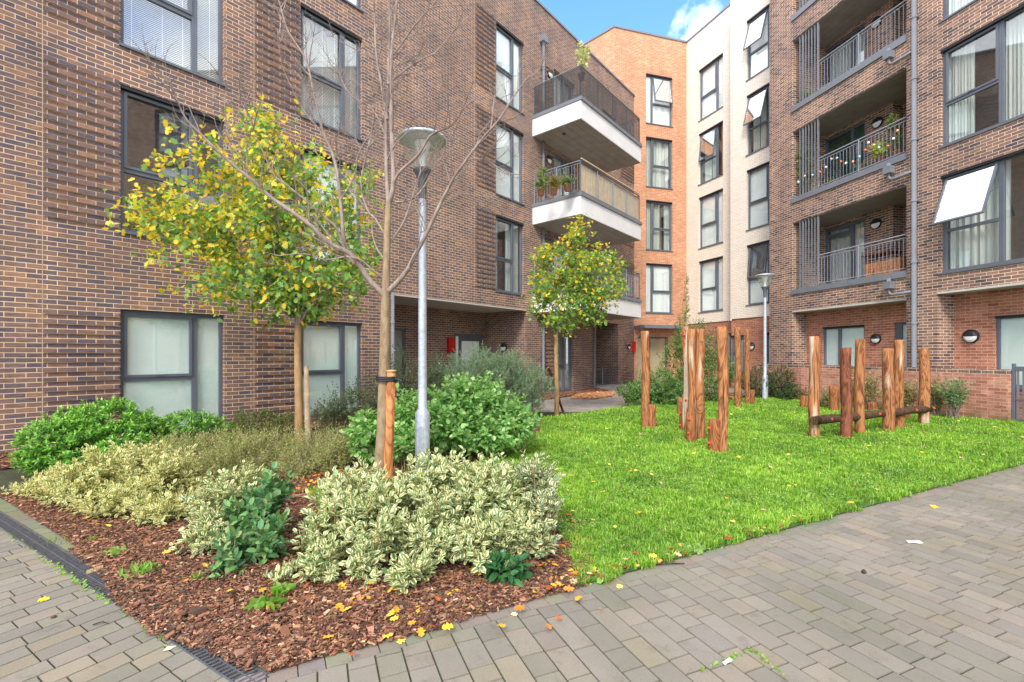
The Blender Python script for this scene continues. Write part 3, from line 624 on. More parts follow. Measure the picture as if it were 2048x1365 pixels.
# ================================================================== CREAM BLOCK
bw = thing('cream_brick_block', (*FW.P(1,-3,0)[:2], 0), 'cream brick apartment block with two columns of tall windows', 'apartment block')
s = FW.s_at; s2 = FW2.s_at; wb = zs(.495); w1 = s(1461.5); w2 = s2(1539)+1.0
mb = MB(); rb = MB(); wl = []
h1 = [(s(1397.5), s(1446), zs(SIL+k), zs(HED+.01+k), .14) for k in range(4)]; h2 = [(s2(1493), s2(1541), zs(SIL+k), zs(HED+.01+k), .14) for k in range(4)]
wall(mb, FW, 0, w1, wb, ZO, h1); wall(mb, FW2, 0, w2, wb, ZO, h2)
mb.face([FW2.P(0,0,wb),FW2.P(0,-1,wb),FW2.P(0,-1,ZO),FW2.P(0,0,ZO)], [(0,wb),(1,wb),(1,ZO),(0,ZO)])
mb.face([FW.P(0,0,wb),FW.P(w1,0,wb),FW.P(w1,-.2,wb),FW.P(0,-.2,wb)]); mb.face([FW2.P(0,0,wb),FW2.P(w2,0,wb),FW2.P(w2,-.2,wb),FW2.P(0,-.2,wb)])
mb.build('wall', BR_W, bw)
gw = (s(1457,-.05), s(1460.8,-.05)); gh2 = (s2(1463,-.05), s2(1488,-.05), .75, FW2.z_at(1470, 671), .1); gh3 = (s2(1532,-.05), s2(1552,-.05), .75, FW2.z_at(1540, 665), .1)
wall(rb, FW, 0, w1+.1, 0, wb, [], t=-.05); wall(rb, FW2, 0, w2, 0, wb, [gh2, gh3], t=-.05); rb.face([FW2.P(0,-.05,0),FW2.P(0,-1,0),FW2.P(0,-1,wb),FW2.P(0,-.05,wb)]); rb.build('ground_floor_wall', BR_RED, bw)
mb = MB(); mb.box(FW, 0, w1, -.3, .04, ZO, ZO+.08); mb.box(FW2, 0, w2, -.3, .04, ZO+.002, ZO+.082); mb.build('coping', FRAME2, bw)
mb = MB(); mb.face([FW.P(0,-.1,ZO-.1),FW.P(w1+3,-.1,ZO-.1),FW.P(w1+3,-8,ZO-.1),FW.P(0,-8,ZO-.1)]); mb.build('roof', ROOF, bw)
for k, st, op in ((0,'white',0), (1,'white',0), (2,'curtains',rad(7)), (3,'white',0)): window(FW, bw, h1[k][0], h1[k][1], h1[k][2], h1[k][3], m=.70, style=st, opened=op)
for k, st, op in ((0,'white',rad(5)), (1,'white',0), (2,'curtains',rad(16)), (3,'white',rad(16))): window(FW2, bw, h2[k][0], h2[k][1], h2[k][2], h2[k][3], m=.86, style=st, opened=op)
window(FW2, bw, gh2[0], gh2[1], gh2[2], gh2[3], t=-.09, m=.6, tr=.5, style='frost2', fm=FRAME)
window(FW2, bw, gh3[0], gh3[1], gh3[2], gh3[3], t=-.09, m=0, tr=0, style='frost', fm=FRAME)
wall_lamp(FW2, s2(1503,-.05), -.05, FW2.z_at(1503, 693), 'half hooded round light on the red wall under the cream block', .17)

# ================================================================== RIGHT BLOCK
br = thing('dark_brick_block', (*FR.P(0,-3,0)[:2], 0), 'dark brown brick apartment block on the right with recessed balconies', 'apartment block')
s = FR.s_at; rA = s(1539); rZ = s(2048)-24.0          # s grows away from the camera
A1_, A0_ = s(1585), s(1813); W1_, W0_ = s(1880), s(1996)-(s(1880)-s(1996))*1.35
gs1 = zs(.464); gs2 = zs(.484); G1, G0 = s(1874), s(1874)-7.0; xtra = []
hb = []; hw = []
for k in range(4): hb.append((A0_, A1_, zs(k+.715), zs(k+1.445), 0)); hw.append((W0_, W1_, zs(k+.65), zs(k+1.42), .16))
hg = [(A0_, A1_, 0, gs1, 0), (G0, G1, 0, gs2, 0)]
for j in range(4):                                    # more bays of the same front, beyond the right edge of the picture
    for k in range(4): xtra.append((W0_-2.6-4.4*j, W0_-.6-4.4*j, zs(k+.65), zs(k+1.42), .16))
hw += xtra
mb = MB(); wall(mb, FR, rZ, rA, 0, ZO, hb+hw+hg)
mb.face([FR.P(rA,0,0),FR.P(rA,-10,0),FR.P(rA,-10,ZO),FR.P(rA,0,ZO)], [(0,0),(10,0),(10,ZO),(0,ZO)]); mb.face([FR.P(rZ,0,0),FR.P(rZ,-10,0),FR.P(rZ,-10,ZO),FR.P(rZ,0,ZO)], [(0,0),(10,0),(10,ZO),(0,ZO)])
mb.face([FR.P(rA,-10,0),FR.P(rZ,-10,0),FR.P(rZ,-10,ZO),FR.P(rA,-10,ZO)])
BD = 1.35; GD = .58
pierL, pierR = s(1730,-BD), s(1786,-BD); doorL = s(1649,-BD); winR = A0_-.4
for k in range(4):
    z0, z1 = zs(k+.64), zs(k+1.445)
    for a in (A0_, A1_): mb.face([FR.P(a,0,z0),FR.P(a,-BD-.45,z0),FR.P(a,-BD-.45,z1),FR.P(a,0,z1)], [(a,z0),(a+BD+.45,z0),(a+BD+.45,z1),(a,z1)])
    wall(mb, FR, pierR, A1_, z0, z1, [(pierL, doorL, z0+.05, zs(k+1.40), .12)], t=-BD)
    mb.face([FR.P(pierR,-BD,z0),FR.P(pierR,-BD-.4,z0),FR.P(pierR,-BD-.4,z1),FR.P(pierR,-BD,z1)], [(0,z0),(.4,z0),(.4,z1),(0,z1)])
    wall(mb, FR, A0_, pierR, z0, z1, [(A0_+.02, pierR-.12, z0+.5, zs(k+1.40), .1)], t=-BD-.4)
for a in (G1,): mb.face([FR.P(a,0,0),FR.P(a,-GD,0),FR.P(a,-GD,gs2),FR.P(a,0,gs2)], [(a,0),(a+GD,0),(a+GD,gs2),(a,gs2)])
for a in (A0_, A1_): mb.face([FR.P(a,0,0),FR.P(a,-GD,0),FR.P(a,-GD,gs1),FR.P(a,0,gs1)], [(a,0),(a+GD,0),(a+GD,gs1),(a,gs1)])
mb.build('wall', BR_R, br)
q = MB(); zgh = FR.z_at(1690, 652, -GD); x1, x0 = s(1645,-GD), s(1729,-GD); y1, y0 = s(1789,-GD), A0_-.2
zg2 = FR.z_at(1995, 632, -GD); u1 = s(1989,-GD)
wall(q, FR, A0_-.3, A1_+.2, 0, gs1+.1, [(x0, x1, .95, zgh, .1), (y0, y1, .1, FR.z_at(1800, 645, -GD), .1)], t=-GD)
wall(q, FR, G0, G1+.2, 0, gs2+.1, [(u1-2.2, u1, .72, zg2, .12)], t=-GD-.001)
q.build('ground_floor_wall', BR_RED, br)
window(Frame(FR.P(0,-GD,0)[:2], FR.d, FR.n), br, x0, x1, .95, zgh, t=-.05, m=.60, tr=0, style='frost')
window(Frame(FR.P(0,-GD,0)[:2], FR.d, FR.n), br, y0, y1, .1, FR.z_at(1800, 645, -GD), t=-.05, m=0, tr=0, style='frost', sill=False, fw=.16, name='door')
window(Frame(FR.P(0,-GD-.001,0)[:2], FR.d, FR.n), br, u1-2.2, u1, .72, zg2, t=-.06, m=.3, tr=0, style='frost')
q = MB()
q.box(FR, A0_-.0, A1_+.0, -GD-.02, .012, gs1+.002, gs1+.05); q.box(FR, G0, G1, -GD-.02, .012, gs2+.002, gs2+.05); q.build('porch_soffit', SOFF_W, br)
q = MB(); q.box(FR, rZ, rA, -.3, .04, ZO, ZO+.1); q.build('coping', FRAME2, br)
q = MB(); q.face([FR.P(rZ,-.2,ZO-.1),FR.P(rA,-.2,ZO-.1),FR.P(rA,-10,ZO-.1),FR.P(rZ,-10,ZO-.1)]); q.build('roof', ROOF, br)
FRb = Frame(FR.P(0,-BD,0)[:2], FR.d, FR.n); FRc = Frame(FR.P(0,-BD-.4,0)[:2], FR.d, FR.n)
for k in range(4):
    z0, z1 = zs(k+.64), zs(k+1.445)
    q = MB(); q.box(FR, A0_+.001, A1_-.001, -BD-.4, -.003, z0-.06, z0+.02); q.box(FR, A0_-.01, A1_+.03, -.12, .05, zs(k+.66), zs(k+.715)+.001); rc = q.build('balcony', FRAME2, br)
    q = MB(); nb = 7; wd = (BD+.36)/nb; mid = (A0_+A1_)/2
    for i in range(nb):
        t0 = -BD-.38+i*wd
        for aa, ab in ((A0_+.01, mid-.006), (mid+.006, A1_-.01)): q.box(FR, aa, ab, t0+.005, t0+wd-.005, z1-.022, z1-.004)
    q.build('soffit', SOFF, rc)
    zr = zs(k+.716)
    railing(FR, rc, [((s(1634.5),-.05),(A0_+.01,-.05))], zr-.0, .98)
    q = MB(); f0, f1 = s(1634), s(1598)
    for i in range(7):
        a = f0+(f1-f0)*i/6; big = i in (0, 5); q.box(FR, a-.022 if big else a-.011, a+.022 if big else a+.011, -.07 if big else -.055, -.025, zr, z1-.025)
    q.build('fin_screen', FRAME2, rc)
    window(FRb, br, pierL, doorL, z0+.05, zs(k+1.40), t=-.04, m=.32, tr=(.86 if k == 0 else 0), side='R', style={0:'curtain', 1:'green', 2:'curtain', 3:'dark'}[k], sill=False, name='balcony_door')
    window(FRc, br, A0_+.02, pierR-.12, z0+.5, zs(k+1.40), t=-.04, m=0, tr=0, style={0:'curtain', 1:'green', 2:'white', 3:'white'}[k], sill=True)
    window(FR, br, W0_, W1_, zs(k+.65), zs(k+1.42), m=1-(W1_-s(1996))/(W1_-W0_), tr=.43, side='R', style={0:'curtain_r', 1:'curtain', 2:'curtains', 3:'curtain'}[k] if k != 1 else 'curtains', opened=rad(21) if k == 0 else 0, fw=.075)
    wall_lamp(FRb, FRb.s_at({0:1753, 1:1756, 2:1754, 3:1754}[k]), 0, zs(k+.5)+FR.z_at(1753,448,-BD)-zs(.5), 'half hooded round light on the brick pier of the %s recessed balcony' % ['lowest', 'second', 'third', 'topmost'][k], .17) if k < 3 else None
q = MB()
for k in (1, 2):
    for a_ in (W0_-9.0, W0_-14.5): q.box(FR, a_, a_+3.0, .002, 1.5, zs(k+.47), zs(k+.68))
q.build('balcony_slabs', WHITE_P, br)
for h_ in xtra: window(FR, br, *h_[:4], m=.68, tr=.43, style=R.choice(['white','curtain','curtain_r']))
wall_lamp(FR, s(1753,-GD), -GD, FR.z_at(1753, 678, -GD), 'half hooded round light on the red wall right of the wide ground floor window', .15)
wall_lamp(FR, s(1943,-GD), -GD-.001, FR.z_at(1943, 673, -GD), 'large half hooded round light on the red wall near the gate', .17)
dp = pipe(FR, br, s(1834), .1, ZO-.4, None, .055, .10)
for k in range(4):
    h = MB(); a = s(1786); z = zs(k+.575); h.box(FR, a-.10, a+.10, .06, .24, z, z+.19); h.tube([FR.P(a,.15,z+.19),FR.P(a,.15,z+.28)], .05, 10)
    h.tube([FR.P(a,.15,z),FR.P(a,.15,z-.10),FR.P(a-.03,.13,z-.15),FR.P(a-.1,.11,z-.17),FR.P(s(1834)+.03,.10,z-.15)], .04, 10); h.build('hopper', FRAME2, dp)

# ================================================================== garden wall, gate
GT = .52; gw1, gw0 = s(1512,GT), s(2016,GT); GH = 1.12
mb = MB(); mb.box(FR, gw0, gw1, GT-.215, GT, 0, GH-.075); g_w = mb.build('garden_wall', BR_G, None, loc=FR.P(gw0,GT,0)); tag(g_w, 'low mossy red brick garden wall in front of the right block', 'wall')
mb = MB(); i = 0; a = gw0
while a < gw1-.07: mb.box(FR, a+.004, a+.071, GT-.218+R.uniform(-.002,.002), GT+.003+R.uniform(-.002,.002), GH-.073, GH+.03+R.uniform(-.004,.004)); a += .075
mb.build('coping', BR_R, g_w)
ga = gw0-.03; gt = thing('metal_gate', FR.P(ga,GT-.11,0), 'grey barred metal gate at the right end of the garden wall', 'gate')
q = MB()
for i in range(11): q.box(FR, ga-.05-i*.095-.035, ga-.05-i*.095, GT-.13, GT-.11, .09, 1.12)
q.build('bars', FRAME2, gt)
for za, zb in ((1.12,1.22), (.50,.53), (.07,.11)): q = MB(); q.box(FR, ga-1.1, ga-.01, GT-.135, GT-.105, za, zb); q.build('rail', FRAME, gt)
q = MB(); q.box(FR, ga-.02, ga+.02, GT-.15, GT-.09, 0, 1.28); q.build('post', FRAME, gt)
q = MB(); q.tube([FR.P(ga-.3,GT-.09,.48),FR.P(ga-.3,GT-.06,.48),FR.P(ga-.42,GT-.06,.48)], .012, 6); q.build('handle', GALV, gt)

# ================================================================== numpy scatter helpers
def mesh_np(name, V, loops, counts, mat_, col=None, uv=None, parent=None, loc=(0,0,0), smooth=False):
    me = bpy.data.meshes.new(name); V = np.asarray(V, np.float32)-np.asarray(loc, np.float32)
    me.vertices.add(len(V)); me.vertices.foreach_set("co", V.ravel())
    loops = np.asarray(loops, np.int32); counts = np.asarray(counts, np.int32)
    me.loops.add(len(loops)); me.loops.foreach_set("vertex_index", loops)
    me.polygons.add(len(counts)); st = np.concatenate([[0], np.cumsum(counts)[:-1]]).astype(np.int32)
    me.polygons.foreach_set("loop_start", st)
    try: me.polygons.foreach_set("loop_total", counts)
    except Exception: pass
    me.update(calc_edges=True)
    me.polygons.foreach_set("use_smooth", np.full(len(counts), smooth, bool))
    if col is not None:
        a = me.color_attributes.new("Col", 'FLOAT_COLOR', 'POINT'); a.data.foreach_set("color", np.asarray(col, np.float32).ravel())
    if uv is not None:
        u = me.uv_layers.new(name="UVMap"); u.data.foreach_set("uv", np.asarray(uv, np.float32)[loops].ravel())
    me.materials.append(mat_); me.validate()
    o = bpy.data.objects.new(name, me); sc.collection.objects.link(o)
    if parent is not None:
        o.parent = parent
    else: o.location = loc
    o['_w'] = tuple(float(x) for x in loc)
    return o
LEAVES = {
 'oval': ([(0,0,0),(.3,.85,.12),(.72,.78,.14),(1,0,0),(.72,-.78,.14),(.3,-.85,.12)], [(0,1,2,3),(0,3,4,5)]),
 'narrow': ([(0,0,0),(.4,.9,.15),(1,0,0),(.4,-.9,.15)], [(0,1,2),(0,2,3)]),
 'maple': ([(0,0,0),(.05,.55,.0),(.30,.42,.03),(.42,1.0,.08),(.58,.45,.03),(.80,.62,.06),(1.0,0,0),(.80,-.62,.06),(.58,-.45,.03),(.42,-1.0,.08),(.30,-.42,.03),(.05,-.55,0)], [(0,1,2),(0,2,3,4),(0,4,5,6),(0,6,7,8),(0,8,9,10),(0,10,11)]),
}
def nrm(a): return a/np.maximum(np.linalg.norm(a, axis=-1, keepdims=True), 1e-9)
def leaf_mesh(name, kind, P, D, U, Ln, Wd, col, mat_, parent=None, loc=(0,0,0), alpha=None):
    """P base points, D leaf direction, U approximate face normal, per-leaf length, half width"""
    tv, tf = LEAVES[kind]; tv = np.array(tv); n = len(P); k = len(tv)
    D = nrm(D); S = nrm(np.cross(D, U)); Nn = np.cross(S, D)
    V = P[:,None,:]+D[:,None,:]*(tv[None,:,0:1]*Ln[:,None,None])+S[:,None,:]*(tv[None,:,1:2]*Wd[:,None,None])+Nn[:,None,:]*(tv[None,:,2:3]*Wd[:,None,None])
    V[:,:,2] -= (tv[None,:,0]**2)*(Ln[:,None])*.12
    base = np.array([i for f in tf for i in f]); loops = (base[None,:]+np.arange(n)[:,None]*k).ravel()
    counts = np.tile([len(f) for f in tf], n)
    c = np.ones((n, k, 4)); c[:,:,:3] = col[:,None,:]
    if alpha is not None: c[:,:,3] = alpha[:,None]
    uv = np.tile(np.stack([tv[:,1], tv[:,0]], 1), (n, 1))
    return mesh_np(name, V.reshape(-1,3), loops, counts, mat_, c.reshape(-1,4), uv, parent, loc)
def palette(n, cols, wts=None, jit=.15):
    cols = np.array(cols); i = NR.choice(len(cols), n, p=(np.array(wts)/sum(wts) if wts is not None else None))
    return np.clip(cols[i]*(1+NR.normal(0, jit, (n,1)))*(1+NR.normal(0, jit*.35, (n,3))), .004, .95)
def lump_points(lumps, n, inner=.45, zmin=.03, gap=.62, gf=9.0, rough=1.0):
    L_ = np.array(lumps, float); vol = L_[:,3]*L_[:,4]*L_[:,5]; n0 = n; n = int(n*1.5); k = NR.choice(len(L_), n*2, p=vol**.75/np.sum(vol**.75))
    d = nrm(NR.normal(size=(n*2,3))); r = inner+(1-inner)*NR.random(n*2)**.55
    r *= 1+rough*(.13*np.sin(d[:,0]*7+d[:,2]*5+k)+.09*np.sin(d[:,0]*17+d[:,1]*13+k*3)+np.abs(NR.normal(0,.11,n*2))*np.sign(NR.random(n*2)-.35))
    p = L_[k,:3]+d*r[:,None]*L_[k,3:6]; ok = p[:,2] > zmin
    # drop points buried deep inside another lump
    deep = np.zeros(n*2, bool)
    for l in L_: deep |= (np.sum(((p-l[:3])/l[3:6])**2, 1) < (inner*.75)**2)
    g = np.sin(p[:,0]*gf+2*np.sin(p[:,2]*gf*.7))*np.sin(p[:,2]*gf*1.1+1.5*np.sin(p[:,1]*gf*.9))*np.cos(p[:,1]*gf*.8)
    ok &= ~deep; ok &= g > gap-1
    if ok.sum() < 12: ok = p[:,2] > .02
    p, d = p[ok][:n0], d[ok][:n0]; return p, d
def shoots(p, axis, per, spread=1.0, step=.02, ang=None):
    """leaves spiralled down each shoot; returns base points and directions"""
    n = len(p); axis = nrm(axis); j = np.tile(np.arange(per), n); i = np.repeat(np.arange(n), per)
    a = axis[i]; u = nrm(np.cross(a, NR.normal(size=(n,3))[i])); v = np.cross(a, u); th = j*2.4+NR.random(n)[i]*6.28
    radl = u*np.cos(th)[:,None]+v*np.sin(th)[:,None]; B = p[i]-a*(j*step)[:,None]
    D = nrm(a*(.95-.10*np.minimum(j,7))[:,None]+radl*spread*(.5+.08*j)[:,None]+NR.normal(0,.12,(n*per,3)))
    U = nrm(a*.8-radl*.3+np.array([0,0,.6])+NR.normal(0,.25,(n*per,3)))
    return B, D, U, j
def stems_mesh(pts_from, pts_to, r0=.006, r1=.003, mat_=None, parent=None, name='stems', loc=(0,0,0), bend=.15, sides=4):
    q = MB()
    for a, b in zip(pts_from, pts_to):
        a, b = Vector(a), Vector(b); m = a.lerp(b, .5)+Vector((R.uniform(-1,1), R.uniform(-1,1), R.uniform(0,1)))*(b-a).length*bend*.5
        q.tube([a, m, b], [r0, (r0+r1)/2, r1], sides, cap=False)
    return q.build(name, mat_ or STEM, parent, loc=loc if parent is None else None)
def shrub(name, label, cat, lumps, n, per, kind, ln, wd, cols, wts=None, mt=None, step=.02, spread=1.0, up=.5, alpha=None, stem_m=None, nst=26, inner=.45, group=None, jit=.15, tip_col=None, stemr=.007, gap=.62, rough=1.0, zmin=.03):
    c = np.array(lumps)[:, :2].mean(0); base = (float(c[0]), float(c[1]), 0.0)
    o = thing(name, base, label, cat, group)
    p, d = lump_points(lumps, n, inner, zmin, gap, 9.0, rough); ax = d*.7+np.array([0,0,up])+NR.normal(0,.22,p.shape)
    B, D, U, j = shoots(p, ax, per, spread, step); m = len(B)
    col = palette(m, cols, wts, jit)
    Ln = ln*(NR.uniform(.65,1.2,m)); W = Ln*wd
    al = (NR.random(m) < alpha).astype(float) if alpha is not None else None
    if tip_col is not None:
        f = np.clip(1-j/4, 0, 1)[:,None]; col = col*(1-f)+np.array(tip_col)*f*(1+NR.normal(0,.12,(m,1)))  # leaves nearest each shoot tip take a paler green
    leaf_mesh('foliage', kind, B, D, U, Ln, W, np.clip(col,0.004,.95), mt or LEAF, o, base, al)
    k = NR.choice(len(p), min(nst, len(p)), replace=False); Lp = np.array(lumps)
    fr = [(Lp[NR.integers(len(Lp)),0]+NR.normal(0,.08), Lp[NR.integers(len(Lp)),1]+NR.normal(0,.06), 0) for _ in k]
    fr = []
    for i in k:
        l = Lp[np.argmin(np.sum((Lp[:,:3]-p[i])**2,1))]; fr.append((l[0]+NR.normal(0,l[3]*.2), l[1]+NR.normal(0,l[4]*.2), 0.0))
    stems_mesh(fr, p[k], stemr, stemr*.4, stem_m or STEM, o)
    return o
def poly_in(px, py, poly):
    c = np.zeros(len(px), bool); n = len(poly)
    for i in range(n):
        x0, y0 = poly[i]; x1, y1 = poly[(i+1) % n]
        cond = ((y0 > py) != (y1 > py)) & (px < (x1-x0)*(py-y0)/((y1-y0) or 1e-9)+x0); c ^= cond
    return c
def lum(px, py_c, Y, rx_px, rz_px, ry):
    """a lump from its picture centre and radii at distance Y"""
    q = at(px, py_c, Y); return (q.x, q.y, max(q.z, .02), rx_px/FK*Y, ry, rz_px/FK*Y)

# ================================================================== ground, paving, drain
def flat(name, pts, z, m, kind='structure'):
    q = MB(); q.face([(x, y, z) for x, y in pts], [(x, y) for x, y in pts]); o = q.build(name, m, None, loc=(0,0,0)); o['kind'] = kind; return o
GROUND = plain('joint_grit', (.12,.115,.075), .95, 0, .3, 5, .2)
def paved_f(t, b):
    tx = nd(t, 'ShaderNodeTexCoord'); br_ = nd(t, 'ShaderNodeTexBrick'); mp = nd(t, 'ShaderNodeMapping'); mp.inputs['Rotation'].default_value = (0,0,rad(50)); t.links.new(tx.outputs['Object'], mp.inputs[0]); t.links.new(mp.outputs[0], br_.inputs['Vector'])
    for k, v in (('Color1', (.26,.235,.21,1)), ('Color2', (.34,.30,.26,1)), ('Mortar', (.13,.12,.09,1)), ('Scale', 1.0), ('Mortar Size', .004), ('Brick Width', .24), ('Row Height', .12)): br_.inputs[k].default_value = v
    n = nd(t, 'ShaderNodeTexNoise', Scale=3.0, Detail=6.0); t.links.new(tx.outputs['Object'], n.inputs['Vector'])
    t.links.new(mixc(t, 1.0, br_.outputs['Color'], ramp(t, n.outputs['Fac'], [(.3,(.75,.75,.73)),(.7,(1.12,1.1,1.08))]), 'MULTIPLY'), b.inputs['Base Color']); b.inputs['Roughness'].default_value = .8
PAVED = mat('far_paving', paved_f)
flat('ground', [(-60,-40),(60,-40),(60,60),(-60,60)], -.012, PAVED)
DR = Vector((.8563,-.5165)); DN = Vector((.5165,.8563))           # drain direction and the side of the bed
D0 = Vector(gp(0, 1056)); dwid = .115
C1 = Vector(gp(533, 1345)); FDR = Vector((math.cos(rad(27.1)), math.sin(rad(27.1)))); FDN = Vector((FDR.y, -FDR.x))
def inset_pavers(name, rows, label=None):
    V = []; loops = []; counts = []; col = []; n = 0
    for poly, c in rows:
        k = len(poly); cx = sum(p[0] for p in poly)/k; cy = sum(p[1] for p in poly)/k; zt = R.uniform(-.0008, .0008); e = .002
        top = []
        for x, y in poly:
            d = math.hypot(x-cx, y-cy) or 1; top.append((x-(x-cx)/d*e, y-(y-cy)/d*e))
        dz = [R.uniform(-.0007,.0007) for _ in poly]
        V += [(x, y, zt+z_) for (x, y), z_ in zip(top, dz)]+[(x, y, -.006) for x, y in poly]
        loops += [n+i for i in range(k)]; counts.append(k)
        for i in range(k): loops += [n+i, n+k+i, n+k+(i+1) % k, n+(i+1) % k]; counts.append(4)
        col += [(*c, 1)]*(2*k); n += 2*k
    o = mesh_np(name, V, loops, counts, PAVER, col); o['kind'] = 'structure'; return o
PCOL = [(0.230, 0.206, 0.173), (0.238, 0.212, 0.178), (0.222, 0.201, 0.172), (0.245, 0.213, 0.175), (0.225, 0.202, 0.170), (0.214, 0.194, 0.170), (0.256, 0.220, 0.167), (0.240, 0.206, 0.173), (0.219, 0.203, 0.162)]
def clip_half(poly, p0, nrm_):
    """keep the part of a polygon on the side nrm_ points to"""
    outp = []
    for i in range(len(poly)):
        a = Vector(poly[i]); b = Vector(poly[(i+1) % len(poly)]); da = (a-p0).dot(nrm_); db = (b-p0).dot(nrm_)
        if da >= 0: outp.append(tuple(a))
        if (da >= 0) != (db >= 0): outp.append(tuple(a.lerp(b, da/(da-db))))
    return outp
def lay(org, along, across, na, nc, width, lens, clips, gap=.0075, wts=None):
    rows = []
    for j in range(nc[0], nc[1]):
        a = na[0]+R.uniform(0, .2)
        while a < na[1]:
            l = R.choices(lens, wts)[0]; c0, c1 = j*width+gap/2, (j+1)*width-gap/2; a0, a1 = a+gap/2, a+l-gap/2; a += l
            P = [org+along*x+across*y for x, y in ((a0,c0),(a1,c0),(a1,c1),(a0,c1))]; P = [tuple(p) for p in P]
            for cp, cn in clips:
                P = clip_half(P, cp, cn)
                if len(P) < 3: break
            if len(P) < 3: continue
            ar = abs(sum(P[i][0]*P[(i+1)%len(P)][1]-P[(i+1)%len(P)][0]*P[i][1] for i in range(len(P))))/2
            if ar < .0006: continue
            c = R.choice(PCOL); f = R.uniform(.92, 1.08); rows.append((P, tuple(min(1, v*f) for v in c)))
    return rows
gap_n = DN
rowsL = lay(D0, DN, DR, (-7, 3.5), (-60, 75), .122, [.14,.18,.21,.28], [(D0, -DN), (C1-FDR*.05, -FDR*.25-DR*1.0+DN*0.0)], wts=[2,3,3,1])
RDR = Vector((math.cos(rad(-67.3)), math.sin(rad(-67.3)))); RDN = Vector((-RDR.y, RDR.x))
split_n = Vector((DR.x, DR.y)); PF = C1-FDR*.05
rowsR = lay(Vector((0,0)), RDR, RDN, (-10, 6), (-14, 110), .130, [.11,.155,.22,.30], [(C1+FDN*.10, FDN), (PF, FDR*.25+DR)], wts=[3,3,3,1])
# a course of cut stones along the lawn edge
edge = []; a = -.4
while a < 12:
    l = R.choice([.12,.14,.17,.13]); P = [tuple(C1+FDR*x+FDN*y) for x, y in ((a+.002,-.02),(a+l-.002,-.02),(a+l-.002,.098),(a+.002,.098))]; a += l
    c = R.choice(PCOL); edge.append((P, tuple(v*R.uniform(.85,1.02) for v in c)))
kerb = []; a = -3.5
while a < (C1-D0).dot(DR)-.02:
    l = .2; P = [tuple(D0+DR*x+DN*y) for x, y in ((a+.002,dwid+.012),(a+l-.002,dwid+.012),(a+l-.002,dwid+.125),(a+.002,dwid+.125))]; a += l
    c = R.choice(PCOL); kerb.append((P, tuple(v*R.uniform(.8,1.0)*f for v, f in zip(c, (.95,1.0,.85)))))
inset_pavers('paving', rowsL+rowsR+edge+kerb)
# mossy joint sheet below the near paving
def joint_f(t, b):
    tx = nd(t, 'ShaderNodeTexCoord'); n = nd(t, 'ShaderNodeTexNoise', Scale=1.6, Detail=6.0); t.links.new(tx.outputs['Object'], n.inputs['Vector'])
    n2 = nd(t, 'ShaderNodeTexNoise', Scale=60.0, Detail=3.0); t.links.new(tx.outputs['Object'], n2.inputs['Vector'])
    c = ramp(t, n.outputs['Fac'], [(.40, (.035,.030,.022)), (.62, (.06,.075,.02))]); t.links.new(mixc(t, 1.0, c, ramp(t, n2.outputs['Fac'], [(.3,(.6,.6,.6)),(.7,(1.3,1.3,1.3))]), 'MULTIPLY'), b.inputs['Base Color']); b.inputs['Roughness'].default_value = .95
flat('paving_joints', [(-9,-3),(14,-3),(14,12),(-9,12)], -.007, mat('mossy_joint', joint_f))
dl = (C1-D0).dot(DR)+.02; dr_ = thing('drain_channel', (*(D0+DR*dl*.5), 0), 'long black slotted drain grating along the planting bed edge', 'drain'); FD = Frame(D0, DR, DN)
q = MB(); q.box(FD, -4, dl, .0, dwid, -.05, -.012); q.build('channel', BLACK, dr_)
q = MB(); q.box(FD, -4, dl, -.002, .006, -.03, .004); q.box(FD, -4, dl, dwid-.006, dwid+.003, -.03, .004); q.box(FD, -4, dl, dwid/2-.003, dwid/2+.003, -.03, .002); q.build('frame', GREYBOX, dr_)
q = MB(); a = -2.2
while a < dl-.01:
    for t0, t1, o_ in ((.006, dwid/2-.003, 0), (dwid/2+.003, dwid-.006, .011)):
        A = [FD.P(a+o_,t0,.002), FD.P(a+o_+.013,t0,.002), FD.P(a+o_+.021,t1,.002), FD.P(a+o_+.008,t1,.002)]; q.face(A); q.face([(x,y,z-.014) for x,y,z in A[:2]]+[A[1],A[0]]); q.face([A[1],A[2],(A[2][0],A[2][1],-.012),(A[1][0],A[1][1],-.012)]); q.face([A[0],A[3],(A[3][0],A[3][1],-.012),(A[0][0],A[0][1],-.012)])
    a += .031
q.build('grating', plain('black_iron', (.10,.10,.11), .55, .2, .3, 30), dr_)

# bed and lawn
SOIL = plain('dark_soil', (.13,.065,.042), .95, 0, .45, 25, .5)
kb = dwid+.13
bed = [tuple(C1+FDN*(-.02)+FDR*.1), tuple(C1+FDR*1.65-FDN*.02), gp(1160, 1130), gp(1165, 1050), gp(960, 925), gp(1085, 868), gp(1078, 838), gp(1290, 815)]
FLP = lambda px, t: tuple(Vector(FL.P(FL.s_at(px), t, 0)[:2]))
bed = [tuple(D0+DR*dl*1.0+DN*(.12)), tuple(C1+FDR*1.9-FDN*.02), gp(1185, 1120), gp(1165, 1050), gp(1000, 930), gp(1100, 868), gp(1085, 842)]+[FLP(800, 2.75), FLP(400, 2.7), FLP(100, 2.7)]+[tuple(D0-DR*1.3+DN*kb)]
def mound(name, poly, z0, m, kind, amp=.0, step=.12, rim=.05, h=.03):
    P = np.array(poly); x0, y0 = P.min(0); x1, y1 = P.max(0)
    import bmesh
    bm = bmesh.new(); f = bm.faces.new([bm.verts.new((x, y, z0)) for x, y in poly]); n = max(1, int(math.log2(max(x1-x0, y1-y0)/step)))
    me = bpy.data.meshes.new(name); bm.to_mesh(me); bm.free(); me.materials.append(m); o = bpy.data.objects.new(name, me); sc.collection.objects.link(o); o['kind'] = kind; return o
mound('planting_bed', bed, .006, SOIL, 'structure')
